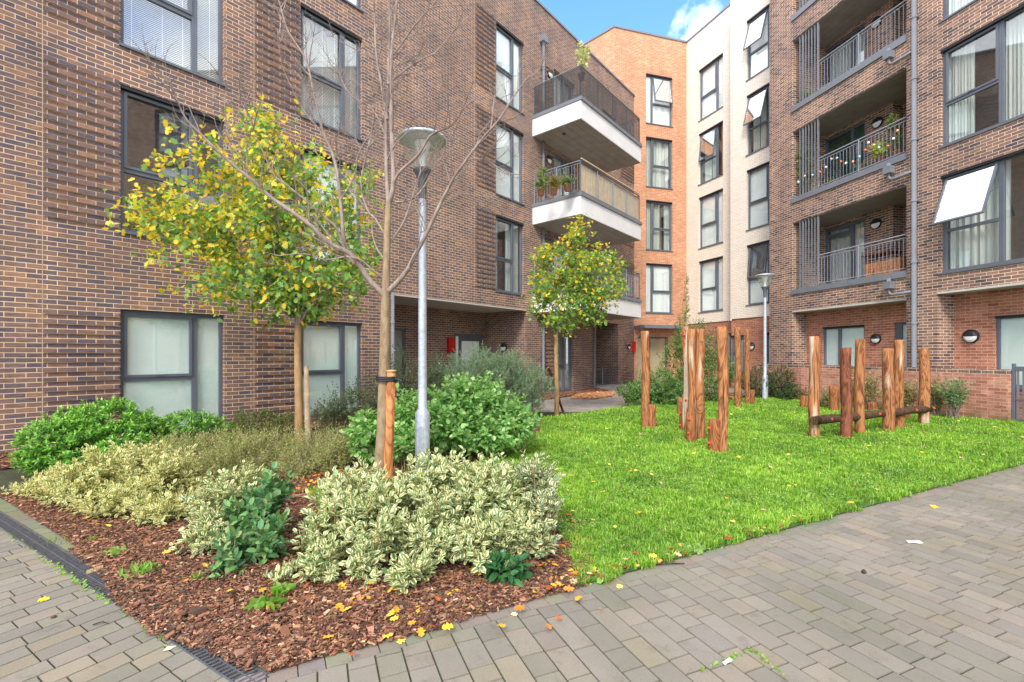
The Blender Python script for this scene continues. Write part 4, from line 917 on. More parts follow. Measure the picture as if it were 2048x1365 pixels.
lawn = [tuple(C1+FDR*1.72+FDN*.008), tuple(C1+FDR*11.2+FDN*.008), (13.0, 9.4), (*FR.P(FR.s_at(2010,GT),GT+.02,0)[:2],), (*FR.P(FR.s_at(1900,GT),GT+.35,0)[:2],), (*FR.P(FR.s_at(1560,GT),GT+.6,0)[:2],), gp(1480, 800), gp(1290, 812), gp(1085, 841), gp(1082, 868), gp(960, 928), gp(840, 975), gp(620, 985), gp(640, 1040), gp(900, 1010), gp(1090, 1040), gp(1145, 1110)]
def rag(poly, step, amp):
    out_ = []
    for i in range(len(poly)):
        a, b = Vector(poly[i]), Vector(poly[(i+1) % len(poly)]); n_ = max(1, int((b-a).length/step)); nn = Vector((-(b-a).y, (b-a).x)).normalized()
        for k in range(n_): out_.append(tuple(a.lerp(b, k/n_)+nn*R.gauss(0, amp)))
    return out_
lawn_grass = rag(lawn, .07, .028)
def area_quad(poly):
    return poly
LAWNG = plain('lawn_soil', (.05,.10,.018), .95, 0, .4, 12, .3)
lo_ = mound('lawn', lawn, .011, LAWNG, 'structure')
strip = [FLP(-60, 0), FLP(-60, 1.25), FLP(400, 1.25), FLP(800, 1.2), FLP(1060, 1.15), FLP(1180, .9), FLP(1190, 0.01)]
mound('border_soil', strip, .005, SOIL, 'structure')
rb_ = [gp(1250, 806), gp(1480, 799), (*FR.P(FR.s_at(1560,GT),GT+.6,0)[:2],), (*FR.P(FR.s_at(1900,GT),GT+.35,0)[:2],), (*FR.P(FR.s_at(2010,GT),GT+.02,0)[:2],), (*FR.P(FR.s_at(1512,GT),GT+.0,0)[:2],), (7.7, 17.9), (4.2, 17.4)]
mound('border_soil', rb_, .007, SOIL, 'structure')

# ------------------------------------------------------------------ grass
def sample_poly(poly, n, pw=1.6, ref=None):
    P = np.array(poly); x0, y0 = P.min(0); x1, y1 = P.max(0); outx = []; outy = []; tot = 0
    while tot < n:
        y = NR.uniform(y0, y1, n*3); x = NR.uniform(x0, x1, n*3); keep = NR.random(n*3) < (y0/np.maximum(y, .1))**pw
        vis = np.abs(x) < y*1.22+.3; k = keep & vis; x, y = x[k], y[k]; k = poly_in(x, y, poly); outx.append(x[k]); outy.append(y[k]); tot += k.sum()
    return np.concatenate(outx)[:n], np.concatenate(outy)[:n]
n = 300000; gx, gy = sample_poly(lawn_grass, n, 1.55)
def field(x, y, s_): return np.sin(x*s_+1.3*np.sin(y*s_*.7))*np.cos(y*s_*1.1+.8*np.sin(x*s_*.6))
pat = field(gx, gy, 2.1)*.5+field(gx+4, gy-3, 5.3)*.35+field(gx, gy, 13)*.25
clump = field(gx*1.0, gy, 19)
tall = field(gx-3, gy+7, 9) > .45
hgt = (.034+.040*NR.random(n)+.024*pat+.016*clump+.028*tall*NR.random(n))*np.clip(.75+gy*.05, .75, 1.25); wid = .0013+.00052*gy
az = NR.uniform(0, 6.283, n); tilt = NR.uniform(.15, 1.0, n); hd = np.stack([np.cos(az), np.sin(az)], 1); sd = np.stack([-hd[:,1], hd[:,0]], 1)
for wx, wy, wr in [gp(1690,874), gp(1745,868), gp(1795,862), gp(1440,907), gp(1385,884), gp(1296,860)] and [(*gp(1690,876),.30), (*gp(1760,868),.34), (*gp(1810,860),.30), (*gp(1440,908),.20), (*gp(1385,884),.22), (*gp(1296,859),.2)]:
    k = (((gx-wx)**2+(gy-wy)**2) < (wr*NR.uniform(.4,1.2,n))**2); hgt[k] *= .28     # trodden grass at the foot of the posts
z0 = np.full(n, .008); B0 = np.column_stack([gx, gy, z0]); S3 = np.column_stack([sd*wid[:,None], np.zeros(n)])
M = B0+np.column_stack([hd*(hgt*tilt*.35)[:,None], hgt*.62]); T = B0+np.column_stack([hd*(hgt*tilt*1.1)[:,None], hgt*(1.05-.35*tilt)])
V = np.stack([B0-S3, B0+S3, M+S3*.8, M-S3*.8, T], 1).reshape(-1, 3)
base = np.array([0,1,2,3, 3,2,4]); loops = (base[None,:]+np.arange(n)[:,None]*5).ravel(); counts = np.tile([4,3], n)
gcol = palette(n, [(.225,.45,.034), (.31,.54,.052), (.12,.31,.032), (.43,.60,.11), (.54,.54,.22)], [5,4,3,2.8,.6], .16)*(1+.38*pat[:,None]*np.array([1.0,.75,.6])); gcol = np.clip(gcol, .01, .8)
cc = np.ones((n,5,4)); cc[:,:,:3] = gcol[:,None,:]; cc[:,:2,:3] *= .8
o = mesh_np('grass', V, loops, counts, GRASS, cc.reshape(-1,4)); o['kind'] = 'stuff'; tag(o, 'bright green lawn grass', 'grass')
# clover and low broad weeds mixed into the lawn
n = 26000; gx, gy = sample_poly(lawn, n, 1.7); k = (field(gx, gy, 2.6)+field(gx+2, gy, 6) > .35); gx, gy = gx[k], gy[k]; m = len(gx)
P = np.column_stack([gx, gy, NR.uniform(.03,.065,m)]); D = NR.normal(size=(m,3)); D[:,2] = np.abs(D[:,2])*.3; U = np.tile([0,0,1.0],(m,1))+NR.normal(0,.3,(m,3))
o = leaf_mesh('clover', 'oval', P, D, U, NR.uniform(.012,.024,m)*(1+gy*.05), NR.uniform(.006,.010,m)*(1+gy*.05), palette(m, [(.22,.42,.07),(.32,.50,.12),(.44,.58,.24)], None, .12), LEAF); o['kind'] = 'stuff'; tag(o, 'clover and weeds in the lawn', 'ground cover')

# ------------------------------------------------------------------ bark mulch and litter
def chips(name, poly, n, pw, ln, cols, wts, zt=.03, label='', cat='mulch', yr=None):
    x, y = sample_poly(poly, n, pw); m = len(x); z = NR.uniform(.008, zt, m)
    az = NR.uniform(0, 6.283, m); D = np.column_stack([np.cos(az), np.sin(az), NR.normal(0,.22,m)]); U = np.column_stack([NR.normal(0,.4,(m,2)), np.ones(m)])
    L_ = ln*NR.lognormal(0,.45,m); W = L_*NR.uniform(.10,.28,m)
    # chips are small slabs: top leaf-shaped face plus a lower copy joined by sides
    D = nrm(D); S = nrm(np.cross(D, U)); Nn = np.cross(S, D); P = np.column_stack([x, y, z]); th = W*.35
    c = [(-.5,-1),(.5,-.7),(.5,.8),(-.5,1)]
    V = np.stack([P+D*(a*L_)[:,None]+S*(b*W)[:,None]+Nn*(h*th)[:,None] for h in (1,-1) for a, b in c], 1).reshape(-1,3)
    base = np.array([0,1,2,3, 0,4,5,1, 1,5,6,2, 2,6,7,3, 3,7,4,0]); loops = (base[None,:]+np.arange(m)[:,None]*8).ravel()
    col = palette(m, cols, wts, .22); cc = np.ones((m,8,4)); cc[:,:,:3] = col[:,None,:]
    o = mesh_np(name, V, loops, np.tile([4]*5, m), LITTER, cc.reshape(-1,4)); o['kind'] = 'stuff'; tag(o, label, cat); return o
MC = [(.23,.100,.055), (.34,.165,.090), (.13,.062,.038), (.43,.245,.14), (.08,.045,.030), (.55,.38,.25)]; MW = [5,4,4,1.6,3,.4]
chips('bark_mulch', bed, 125000, 1.9, .0165, MC, MW, .038, 'reddish brown bark mulch over the planting bed')
spill = [tuple(D0+DR*(dl*.30)+DN*.13), tuple(D0+DR*(dl*.50)+DN*.09), tuple(D0+DR*(dl*.62)+DN*.01), tuple(D0+DR*(dl*.78)-DN*.03), tuple(D0+DR*(dl*.88)+DN*.04), tuple(D0+DR*(dl*.97)+DN*.07), tuple(C1+FDR*.4+FDN*.03), tuple(C1+FDR*.8+FDN*.05), tuple(C1+FDR*1.3+FDN*.02), tuple(C1+FDR*1.8+FDN*.03), tuple(C1+FDR*1.75-FDN*.15), tuple(C1-FDN*.12+FDR*.1), tuple(D0+DR*dl*.8+DN*.25), tuple(D0+DR*dl*.3+DN*.25)]
chips('bark_mulch', spill, 8000, 0, .016, MC, MW, .02, 'bark chips spilt over the drain and kerb')
chips('bark_mulch', strip, 9000, .8, .05, [(.24,.10,.06),(.16,.07,.04),(.34,.17,.10)], None, .05, 'brown leaf litter along the left wall')
chips('bark_mulch', rb_, 6000, .8, .06, [(.24,.11,.06),(.16,.07,.04),(.34,.17,.10)], None, .05, 'brown litter under the garden wall')
cp_ = [gp(1140,798), gp(1155,790), gp(1200,786), gp(1232,786), gp(1225,793), gp(1190,799)]
chips('wood_chips', cp_, 2600, 0, .06, [(.52,.24,.10),(.42,.18,.08),(.62,.34,.17)], None, .05, 'orange wood chips beside the passage step')
def litter_leaves(name, xy, size, cols, label, zr=(.02,.05), wts=None, kind='maple'):
    xy = np.array(xy); m = len(xy); P = np.column_stack([xy, NR.uniform(*zr, m)]); az = NR.uniform(0,6.283,m)
    D = np.column_stack([np.cos(az), np.sin(az), NR.normal(0,.18,m)]); U = np.column_stack([NR.normal(0,.28,(m,2)), np.ones(m)]); L_ = size*NR.uniform(.6,1.2,m)
    o = leaf_mesh(name, kind, P, D, U, L_, L_*.48, palette(m, cols, wts, .15), LITTER); o['kind'] = 'stuff'; tag(o, label, 'fallen leaves'); return o
pts = []
def blob(px, py, rx, ry, n_):
    for _ in range(n_): pts.append(gp(px+NR.normal(0,rx), max(py+NR.normal(0,ry), 800)))
blob(680, 955, 45, 22, 240); blob(1000, 905, 45, 10, 120); blob(620, 900, 90, 20, 150); blob(560, 1120, 140, 60, 40); blob(800, 1190, 140, 45, 70); blob(1120, 1130, 45, 40, 60); blob(300, 1040, 130, 40, 25); blob(700, 1010, 60, 20, 50)
litter_leaves('fallen_leaves', pts, .055, [(.78,.40,.03),(.70,.22,.03),(.50,.12,.03),(.82,.55,.06)], 'orange and yellow leaves fallen on the bed', wts=[4,3,2,2])
x, y = sample_poly(lawn, 200, 1.3)
litter_leaves('fallen_leaves', np.column_stack([x, y]), .055, [(.80,.55,.05),(.85,.66,.10),(.60,.25,.08),(.62,.42,.22)], 'yellow and tan leaves lying on the lawn', (.055,.085), [4,3,1,1.5])
pts = []; 
for _ in range(60):
    a = R.uniform(1.6, 4.2); p = C1+FDR*a+FDN*(-abs(R.gauss(0,.10))+.02); pts.append(tuple(p))
litter_leaves('fallen_leaves', pts, .045, [(.62,.18,.05),(.75,.35,.10),(.72,.45,.28),(.45,.06,.05)], 'red and orange leaves along the lawn edge', (.03,.06))

# single leaves and scraps on the paving
def one_leaf(px, py, size, col, label, kind='maple', name='fallen_leaf', rot=0):
    p = gp(px, py); P = np.array([[*p, .006]]); o = leaf_mesh(name, kind, P-np.array([[size*.5*math.cos(rot), size*.5*math.sin(rot), 0]]), np.array([[math.cos(rot), math.sin(rot), .08]]), np.array([[.1,-.2,1.0]]), np.array([size]), np.array([size*.5 if kind == 'maple' else size*.3]), np.array([col]), LITTER, None, (p[0], p[1], .006))
    tag(o, label, 'leaf'); return o
one_leaf(1870, 1015, .085, (.80,.60,.03), 'yellow leaf lying far out on the right paving', rot=.3)
one_leaf(88, 1201, .055, (.80,.55,.03), 'small yellow leaf on the paving left of the drain', rot=.4)
one_leaf(803, 1283, .055, (.80,.68,.10), 'yellow maple leaf on the mulch edge above the bottom paving', rot=1.2)
one_leaf(1142, 1177, .05, (.80,.55,.05), 'yellow maple leaf on the bed corner beside the pink leaf', rot=2.2)
one_leaf(1240, 1175, .05, (.78,.72,.15), 'yellow maple leaf on the paving next to the lawn corner', rot=.6)
one_leaf(1028, 1231, .04, (.80,.75,.35), 'pale cream leaf on the paving under the bed edge', rot=2.8)
one_leaf(1062, 1157, .085, (.62,.42,.34), 'pinkish brown oval leaf on the mulch', 'oval', rot=.5)
one_leaf(340, 1299, .06, (.62,.60,.45), 'pale curled leaf beside the drain', 'narrow', rot=.9)
def scrap(px, py, l, w_, rot, label):
    p = gp(px, py); q = MB(); ux, uy = math.cos(rot), math.sin(rot)
    def c(a, b, z): return (p[0]+ux*a-uy*b, p[1]+uy*a+ux*b, z)
    z = .004
    top = [c(-l,-w_,z), c(-l*.5,-w_*1.1,z+.006), c(l*.5,-w_,z+.003), c(l,-w_*.8,z+.005), c(l*.95,w_,z+.008), c(0,w_*1.1,z+.003), c(-l,w_*.8,z+.006)]
    q.face(top); q.face([(x,y,zz-.0015) for x,y,zz in top]); o = q.build('paper_scrap', WHITEM, None, loc=(*p,0)); tag(o, label, 'litter')
scrap(1829, 1086, .05, .022, -.2, 'crumpled white paper scrap far out on the right paving'); scrap(1455, 1326, .028, .009, .5, 'short white strip in the joint of the nearest paving')
p = gp(1728, 1147); q = MB(); q.lathe((*p,0), [(0,0),(.012,.003),(.016,.011),(.010,.022),(0,.027)], 9); tag(q.build('pine_cone', LOG, None, loc=(*p,0)), 'small dark brown cone on the right paving', 'cone')
p = gp(107, 1236); q = MB(); q.lathe((*p,0), [(0,0),(.010,.002),(.014,.006),(.008,.011),(0,.012)], 9); tag(q.build('pebble', LOG, None, loc=(*p,0)), 'flat dark pebble on the left paving', 'pebble')
q = MB(); q.tube([(*gp(1276,1132),.012), (*gp(1320,1133),.02), (*gp(1369,1130),.01)], [.007,.006,.004], 6); tag(q.build('twig', LOG, None, loc=(*gp(1276,1132),0)), 'thin dark twig lying at the front edge of the lawn', 'twig')
q = MB(); q.tube([(*gp(186,1252),.006), (*gp(205,1248),.012), (*gp(217,1250),.006)], [.003,.003,.002], 5); tag(q.build('twig', LOG, None, loc=(*gp(186,1252),0)), 'tiny dark twig on the left paving', 'twig')

# ================================================================== timber play posts
def post(px, yt, yb, wpx, mt, label, name='timber_post', group='upright timber play posts on the lawn', Yoff=0, lean=(0,0), holds=(), rope_to=None, cat='timber post'):
    x0, Y = gp(px, yb); Y += Yoff; X = (px-1024)/FK*Y; h = EYE+(HOR-yt)/FK*Y; r = wpx/FK*Y/2
    o = thing(name, (X, Y, 0), label, cat, group); q = MB(); k = 9; n = 22; ph = R.uniform(0,6); rings = []
    nz = max(4, int(h/.12)); pts = [Vector((X+lean[0]*z/nz+.012*math.sin(z*.5+ph)*min(h,1), Y+lean[1]*z/nz, -.05+(h+.05)*z/nz)) for z in range(nz+1)]
    i0 = 0
    for z, p in enumerate(pts):
        rr = r*(1.04-.07*z/nz)*(1+.025*math.sin(z*1.1+ph)); ring = []
        for j in range(n):
            a = 2*math.pi*j/n; f = 1+.03*math.sin(3*a+ph+z*.12)+.02*math.sin(5*a+z*.2); ring.append(len(q.v)); q.v.append((p.x+math.cos(a)*rr*f, p.y+math.sin(a)*rr*f, p.z))
        rings.append(ring)
    top = pts[-1]; ring = []
    for j in range(n): a = 2*math.pi*j/n; ring.append(len(q.v)); q.v.append((top.x+math.cos(a)*r*.86, top.y+math.sin(a)*r*.86, top.z+.012))
    rings.append(ring)
    for A, B in zip(rings, rings[1:]):
        for j in range(n): l = (j+1) % n; q.f.append((A[j],A[l],B[l],B[j])); q.uv += [(0,0)]*4; q.mi.append(0); q.sm.append(True)
    q.f.append(tuple(ring)); q.uv += [(0,0)]*n; q.mi.append(0); q.sm.append(False)
    q.build('shaft', mt, o)
    for hx, hy, ang in holds:                     # red climbing holds
        z = EYE+(HOR-hy)/FK*Y; hr = .022; cx = X+math.cos(ang)*r; cy = Y+math.sin(ang)*r; q = MB()
        q.lathe((cx, cy, z), [(hr*.9,-.005),(hr,.008),(hr*.75,.026),(0,.034)], 12, ax=(math.cos(ang), math.sin(ang), 0)); q.build('climbing_hold', REDHOLD, o)
    return o, Vector((X, Y, 0)), r, h
PG = 'short timber stumps on the lawn'; PI = math.pi
post(1291.5, 664, 857, 16, TIMBER, 'tall timber post at the left end of the left post cluster, beside one stump')
post(1303.5, 811, 857.5, 15.5, TIMBER, 'short stump touching the leftmost tall post, red hold on its right', 'timber_stump', PG, cat='timber stump', holds=[(0,823,0),(0,846,0)])
post(1372, 654, 868, 13, TIMBER, 'tall timber post at the back left of the central tight cluster', holds=[(0,671,-2.4),(0,800,-2.0)])
p_b = post(1384, 660, 880, 16, TIMBER, 'tall timber post in the middle of the central tight cluster')
p_c = post(1400, 660, 881, 17.5, TIMBER, 'tall timber post at the right of the central tight cluster')
post(1360, 797, 834, 12, TIMBER_P, 'smallest stump behind the central tight cluster', 'timber_stump', PG, cat='timber stump')
post(1368.5, 813, 865, 17, TIMBER_P, 'stump at the left foot of the central tight cluster', 'timber_stump', PG, cat='timber stump', holds=[(0,826,PI+.3),(0,851,PI+.3)], Yoff=-.02)
post(1381.5, 826, 882, 19, TIMBER_P, 'front stump with red holds at the foot of the central tight cluster', 'timber_stump', PG, cat='timber stump', holds=[(0,838,PI+.9),(0,866,PI+.8)], Yoff=-.25)
p_d = post(1445.5, 656, 907, 20, TIMBER, 'tallest looking timber post with a pale right side, nearest the camera')
post(1428.5, 841, 908, 22, TIMBER_P, 'front stump with two red holds beside the nearest tall post', 'timber_stump', PG, cat='timber stump', holds=[(0,856,PI+.25),(0,886,PI+.25)])
p_e = post(1476, 656, 818, 11.5, TIMBER, 'slim timber post behind, left of the back pair near the lamp', holds=[(0,795,-1.9)])
p_f = post(1494.5, 660.5, 811, 10, TIMBER, 'slim timber post behind, right of the back pair near the lamp')
post(1504.5, 781, 810, 10, TIMBER_P, 'small stump right of the back pair of slim posts', 'timber_stump', PG, cat='timber stump')
def rope(a, b, z0, z1, sag, label):
    q = MB(); pts = []
    for i in range(13): f = i/12; p = a.lerp(b, f); pts.append((p.x, p.y, z0+(z1-z0)*f-sag*4*f*(1-f)))
    q.tube(pts, .009, 6); 
    o = q.build('play_rope', ROPE, None, loc=pts[0]); q = MB()
    for k in (0, 12): q.lathe(pts[k], [(0,-.03),(.016,-.026),(.016,.026),(0,.03)], 8, ax=(1,0,0))
    q.build('end_fitting', GALV, o); tag(o, label, 'rope')
rope(p_c[1], p_d[1], at(1408, 681, p_c[1].y).z, at(1437, 690, p_d[1].y).z, .03, 'grey rope between the central cluster and the nearest tall post')
rope(p_e[1], p_f[1], at(1482, 690, p_e[1].y).z, at(1492, 676, p_f[1].y).z, .02, 'upper grey rope between the back pair of slim posts')
rope(p_e[1], p_f[1], at(1482, 795, p_e[1].y).z, at(1492, 785, p_f[1].y).z, .02, 'lower grey rope between the back pair of slim posts')
b1 = post(1628.5, 675, 878, 19, TIMBER, 'tall golden timber post at the left end of the log beam')
b2 = post(1692.5, 697, 877, 19.5, TIMBER_D, 'dark reddish timber post, second along the log beam')
b3 = post(1719, 680, 870, 17.5, TIMBER, 'golden timber post behind the log beam, third from its left end')
b4 = post(1777, 699, 864, 19, TIMBER, 'golden timber post in front of the log beam with a pale right side')
b5 = post(1797, 681.5, 857, 17.5, TIMBER, 'taller golden timber post just behind the pale sided one on the log beam')
b6 = post(1848.5, 698.5, 852, 17.5, TIMBER, 'golden timber post with swirling grain at the right end of the log beam')
for px, yt, yb, wpx, lab in ((1608.5, 793, 819, 14, 'low stump left of the long log beam'), (1668, 773, 825, 17, 'taller stump behind the gap between the first two beam posts'), (1733.5, 789, 822, 12, 'slim stump against the wall plants behind the beam'), (1745, 805.5, 825, 16, 'squat stump behind the middle of the log beam'), (1812.5, 829, 841, 14, 'lowest stump behind the right part of the log beam')):
    post(px, yt, yb, wpx, TIMBER_P, lab, 'timber_stump', PG, cat='timber stump')
# log beam
A = b1[1]+Vector((-.10,-b1[2]*1.75,0)); B = b6[1]+Vector((.10, .02, 0)); zA = at(1620, 842, A.y).z; zB = at(1850, 818, B.y).z
lb = thing('log_beam', (A.x, A.y, zA), 'dark horizontal log with red holds fixed low across the right row of posts', 'log beam')
q = MB(); pts = [A.lerp(B, i/10)+Vector((0,0,zA+(zB-zA)*i/10+.008*math.sin(i*1.7))) for i in range(11)]; q.tube(pts, [.075+.006*math.sin(i*2.1) for i in range(11)], 16); q.build('log', LOG, lb)
for px in (1645, 1736, 1815, 1857):
    f = (px-1620)/(1850-1620); p = A.lerp(B, f); z = zA+(zB-zA)*f; q = MB(); q.lathe((p.x, p.y-.07, z+.01), [(.024,-.01),(.026,.006),(.018,.022),(0,.03)], 12, ax=(-.2,-1,.15)); q.build('climbing_hold', REDHOLD, lb)

# ================================================================== lamps
def lamp(px, yb, yt, label):
    X, Y = gp(px, yb); h = EYE+(HOR-yt)/FK*Y; o = thing('street_lamp', (X, Y, 0), label, 'street lamp', 'post-top lamps in the court')
    c = (X, Y, 0)
    q = MB(); q.lathe(c, [(.088,-.02),(.088,.76),(.08,.78),(.055,.83),(.052,1.2),(.044,h-.72)], 28); q.build('pole', GALV, o)
    q = MB(); q.box(None, X-.028, X+.028, Y-.092, Y-.086, .28, .62); q.build('access_door', GALV, o)
    q = MB(); q.lathe(c, [(.046,h-.74),(.050,h-.60),(.058,h-.52),(.085,h-.44),(.115,h-.40),(.11,h-.385),(0,h-.385)], 26); q.build('neck', GREYBOX, o)
    q = MB(); q.lathe(c, [(.11,h-.385),(.20,h-.20),(.27,h-.05)], 30); q.build('lens', GLASS_L, o)
    q = MB(); q.lathe(c, [(.04,h-.385),(.035,h-.28),(.10,h-.07),(.10,h-.06)], 20); q.build('reflector', WHITEM, o)
    q = MB(); q.lathe(c, [(0,h-.045),(.27,h-.05),(.288,h-.035),(.285,h-.01),(.2,h+.012),(0,h+.02)], 36); q.build('cap', GALV, o)
    return o
lamp(845, 955, 276, 'tall galvanised lamp post rising from the near planting bed'); lamp(1530, 801, 550, 'smaller looking galvanised lamp post far off in front of the right block')

# ================================================================== trees
def px_branch(q, pts, Y0, dY, r0, r1, n=7, kids=None):
    m = len(pts); out_ = []
    for i, (x, y) in enumerate(pts):
        f = i/(m-1); out_.append(at(x, y, Y0+dY*f**1.1))
    # resample smoothly
    P = []
    for i in range(m-1):
        a, b = out_[i], out_[i+1]; p0 = out_[max(i-1,0)]; p3 = out_[min(i+2,m-1)]
        for k in range(4):
            t = k/4; P.append(.5*((2*a)+(b-p0)*t+(2*p0-5*a+4*b-p3)*t*t+(3*a-p0-3*b+p3)*t**3))
    P.append(out_[-1]); N_ = len(P); q.tube(P, [r0+(r1-r0)*(i/(N_-1))**.8 for i in range(N_)], n, cap=False)
    if kids is not None: kids.append((P, r0, r1))
    return P
def twigs(q, P, r, dens, ln, depth, out_tips=None, up=.25, sides=4):
    tot = sum((P[i+1]-P[i]).length for i in range(len(P)-1)); n = max(1, int(tot*dens))
    for _ in range(n):
        f = R.uniform(.15, 1.0); i = min(int(f*(len(P)-1)), len(P)-2); p = P[i].lerp(P[i+1], R.random()); ax = (P[i+1]-P[i]).normalized()
        side = Vector((R.gauss(0,1), R.gauss(0,1), R.gauss(0,.7))); side = (side-ax*side.dot(ax)).normalized()
        d = (ax*.75+side*.8+Vector((0,0,up))).normalized(); L_ = ln*R.uniform(.5,1.25)*(1.15-.5*f); pts = [p]; k = 5
        for j in range(k):
            d = (d+Vector((R.gauss(0,.13), R.gauss(0,.13), R.gauss(.03,.13)))).normalized(); pts.append(pts[-1]+d*L_/k)
        rr = min(r, .0045+L_*.005); q.tube(pts, [rr*(1-.75*j/k) for j in range(k+1)], sides, cap=False)
        if out_tips is not None: out_tips.append(pts)
        if depth > 0: twigs(q, pts, rr*.6, dens*1.25, ln*.5, depth-1, out_tips, up, 3)
# bare young tree with its stake
TX, TY = gp(760, 985); bt = thing('bare_tree', (TX, TY, 0), 'young leafless tree tied to a stake beside the near lamp post', 'tree')
q = MB(); P = [at(x, y, TY) for x, y in ((756,995),(761,940),(766,860),(768,760),(770,660),(771,600),(773,520),(775,450),(777,403))]; P[0].z = -.05
q.tube(P, [.075,.070,.065,.058,.051,.046,.038,.034,.031], 16, cap=False); q.build('trunk', BARK_B, bt)
q = MB(); main = []
LB = [([(777,403),(774,366),(772,256),(777,165),(779,80),(779,0),(776,-90)], .05, .024, .008),
 ([(778,405),(787,366),(783,256),(783,180),(783,110),(790,40),(800,-60)], -.1, .026, .008),
 ([(781,392),(795,350),(836,311),(858,275),(880,262),(905,250),(930,215),(955,195)], -.35, .017, .004),
 ([(775,240),(765,180),(754,121),(750,60),(748,0),(744,-70)], .3, .015, .006),
 ([(775,170),(798,150),(818,135),(845,118),(873,103),(915,55),(945,25)], .45, .012, .003),
 ([(782,119),(805,85),(832,48),(870,5),(890,-30)], -.3, .010, .003),
 ([(770,592),(740,562),(722,535),(700,508),(660,488),(624,454),(585,425),(543,396),(505,362),(470,333),(437,304),(400,267),(372,238),(350,190),(338,150)], -.75, .030, .004),
 ([(724,538),(705,520),(690,500),(682,414),(675,348),(662,300),(646,264),(630,200),(616,132),(600,100),(575,60),(560,10),(545,-40)], .55, .022, .004),
 ([(690,500),(672,455),(655,440),(610,400),(575,372),(548,350),(520,290),(500,240),(480,200)], -.3, .014, .003),
 ([(771,588),(790,570),(815,540),(830,510),(848,478),(883,403),(898,375),(909,353),(940,310),(967,275),(1000,237),(1030,190),(1060,150)], -.55, .028, .004),
 ([(909,353),(925,330),(945,318),(975,322),(1010,345),(1040,350)], -.2, .009, .003),
 ([(773,500),(783,482),(807,445),(822,403),(833,368),(841,342),(838,318),(852,300)], .35, .013, .004),
 ([(790,405),(810,403),(830,395),(850,370),(862,345),(880,318),(905,300)], .3, .010, .003),
 ([(875,420),(900,398),(925,388),(960,392),(990,395)], -.2, .006, .002),
 ([(770,520),(755,500),(745,470),(742,440),(720,400),(700,380)], .3, .010, .003),
 ([(771,560),(750,545),(720,520),(690,515),(650,520),(610,508),(560,512)], -.45, .012, .003),
 ([(770,470),(752,440),(735,420),(722,370),(735,300),(745,258),(748,225)], .3, .011, .004),
 ([(681,400),(700,372),(712,340),(716,310),(735,275),(748,255)], -.2, .009, .003),
 ([(663,300),(640,262),(610,225),(580,170),(562,120),(555,60)], -.3, .009, .003),
 ([(470,333),(460,290),(452,240),(450,200),(455,150)], -.1, .008, .002),
 ([(774,320),(790,290),(815,262),(830,220),(836,180)], -.3, .008, .002),
 ([(774,280),(755,235),(735,210),(700,190),(680,150),(668,110)], .3, .009, .003)]
base_of = {}
for pts, dY, r0, r1 in LB:
    r0, r1 = r0*1.15, r1*1.35
    px_branch(q, pts, TY, dY, r0, r1, 8 if r0 > .015 else 6, main)
for P, r0, r1 in main: twigs(q, P, r0*.5, 6.8, .55, 2, None, .3)
for _ in range(0): pass
q.build('branches', BARK_T, bt)
# stake and tie
SX, SY = TX+.115, TY-.03; st_ = thing('tree_stake', (SX, SY, 0), 'round orange brown stake with a split top beside the bare tree', 'stake')
q = MB(); zt = at(787, 745, SY).z; q.tube([(SX-.03,SY,-.05),(SX-.012,SY,.5),(SX+.015,SY,zt)], [.052,.05,.047], 14); q.build('shaft', STAKE, st_)
q = MB(); q.lathe((SX+.015,SY,zt+.001), [(.045,0),(.056,.01),(.050,.022),(0,.028)], 14); q.lathe((SX+.04,SY-.04,zt-.05), [(0,0),(.02,.005),(.018,.03),(0,.035)], 8); q.build('frayed_top', plain('frayed_wood', (.45,.27,.14), .9), st_)
q = MB(); zc = at(775, 758, SY).z; tc_ = at(767, 758, TY); n = 24; pts = []
for i in range(n+1):
    a = 2*PI*i/n; cx = tc_.x if math.cos(a) < 0 else SX+.012; r_ = .068 if math.cos(a) < 0 else .055; pts.append((cx+math.cos(a)*r_, (TY+SY)/2+math.sin(a)*r_*1.1, zc-.01*math.cos(a)))
for z_ in (-.018, 0, .018): q.tube([(x,y,z+z_) for x,y,z in pts], .010, 6, cap=False)
q.tube([(SX+.05,SY-.02,zc),(SX+.12,SY-.05,zc-.01),(SX+.16,SY-.05,zc-.04)], .010, 6); o = q.build('tree_tie', BLACK, None, loc=(SX,SY,zc)); tag(o, 'black rubber tie strapping the bare tree to its stake', 'tree tie')

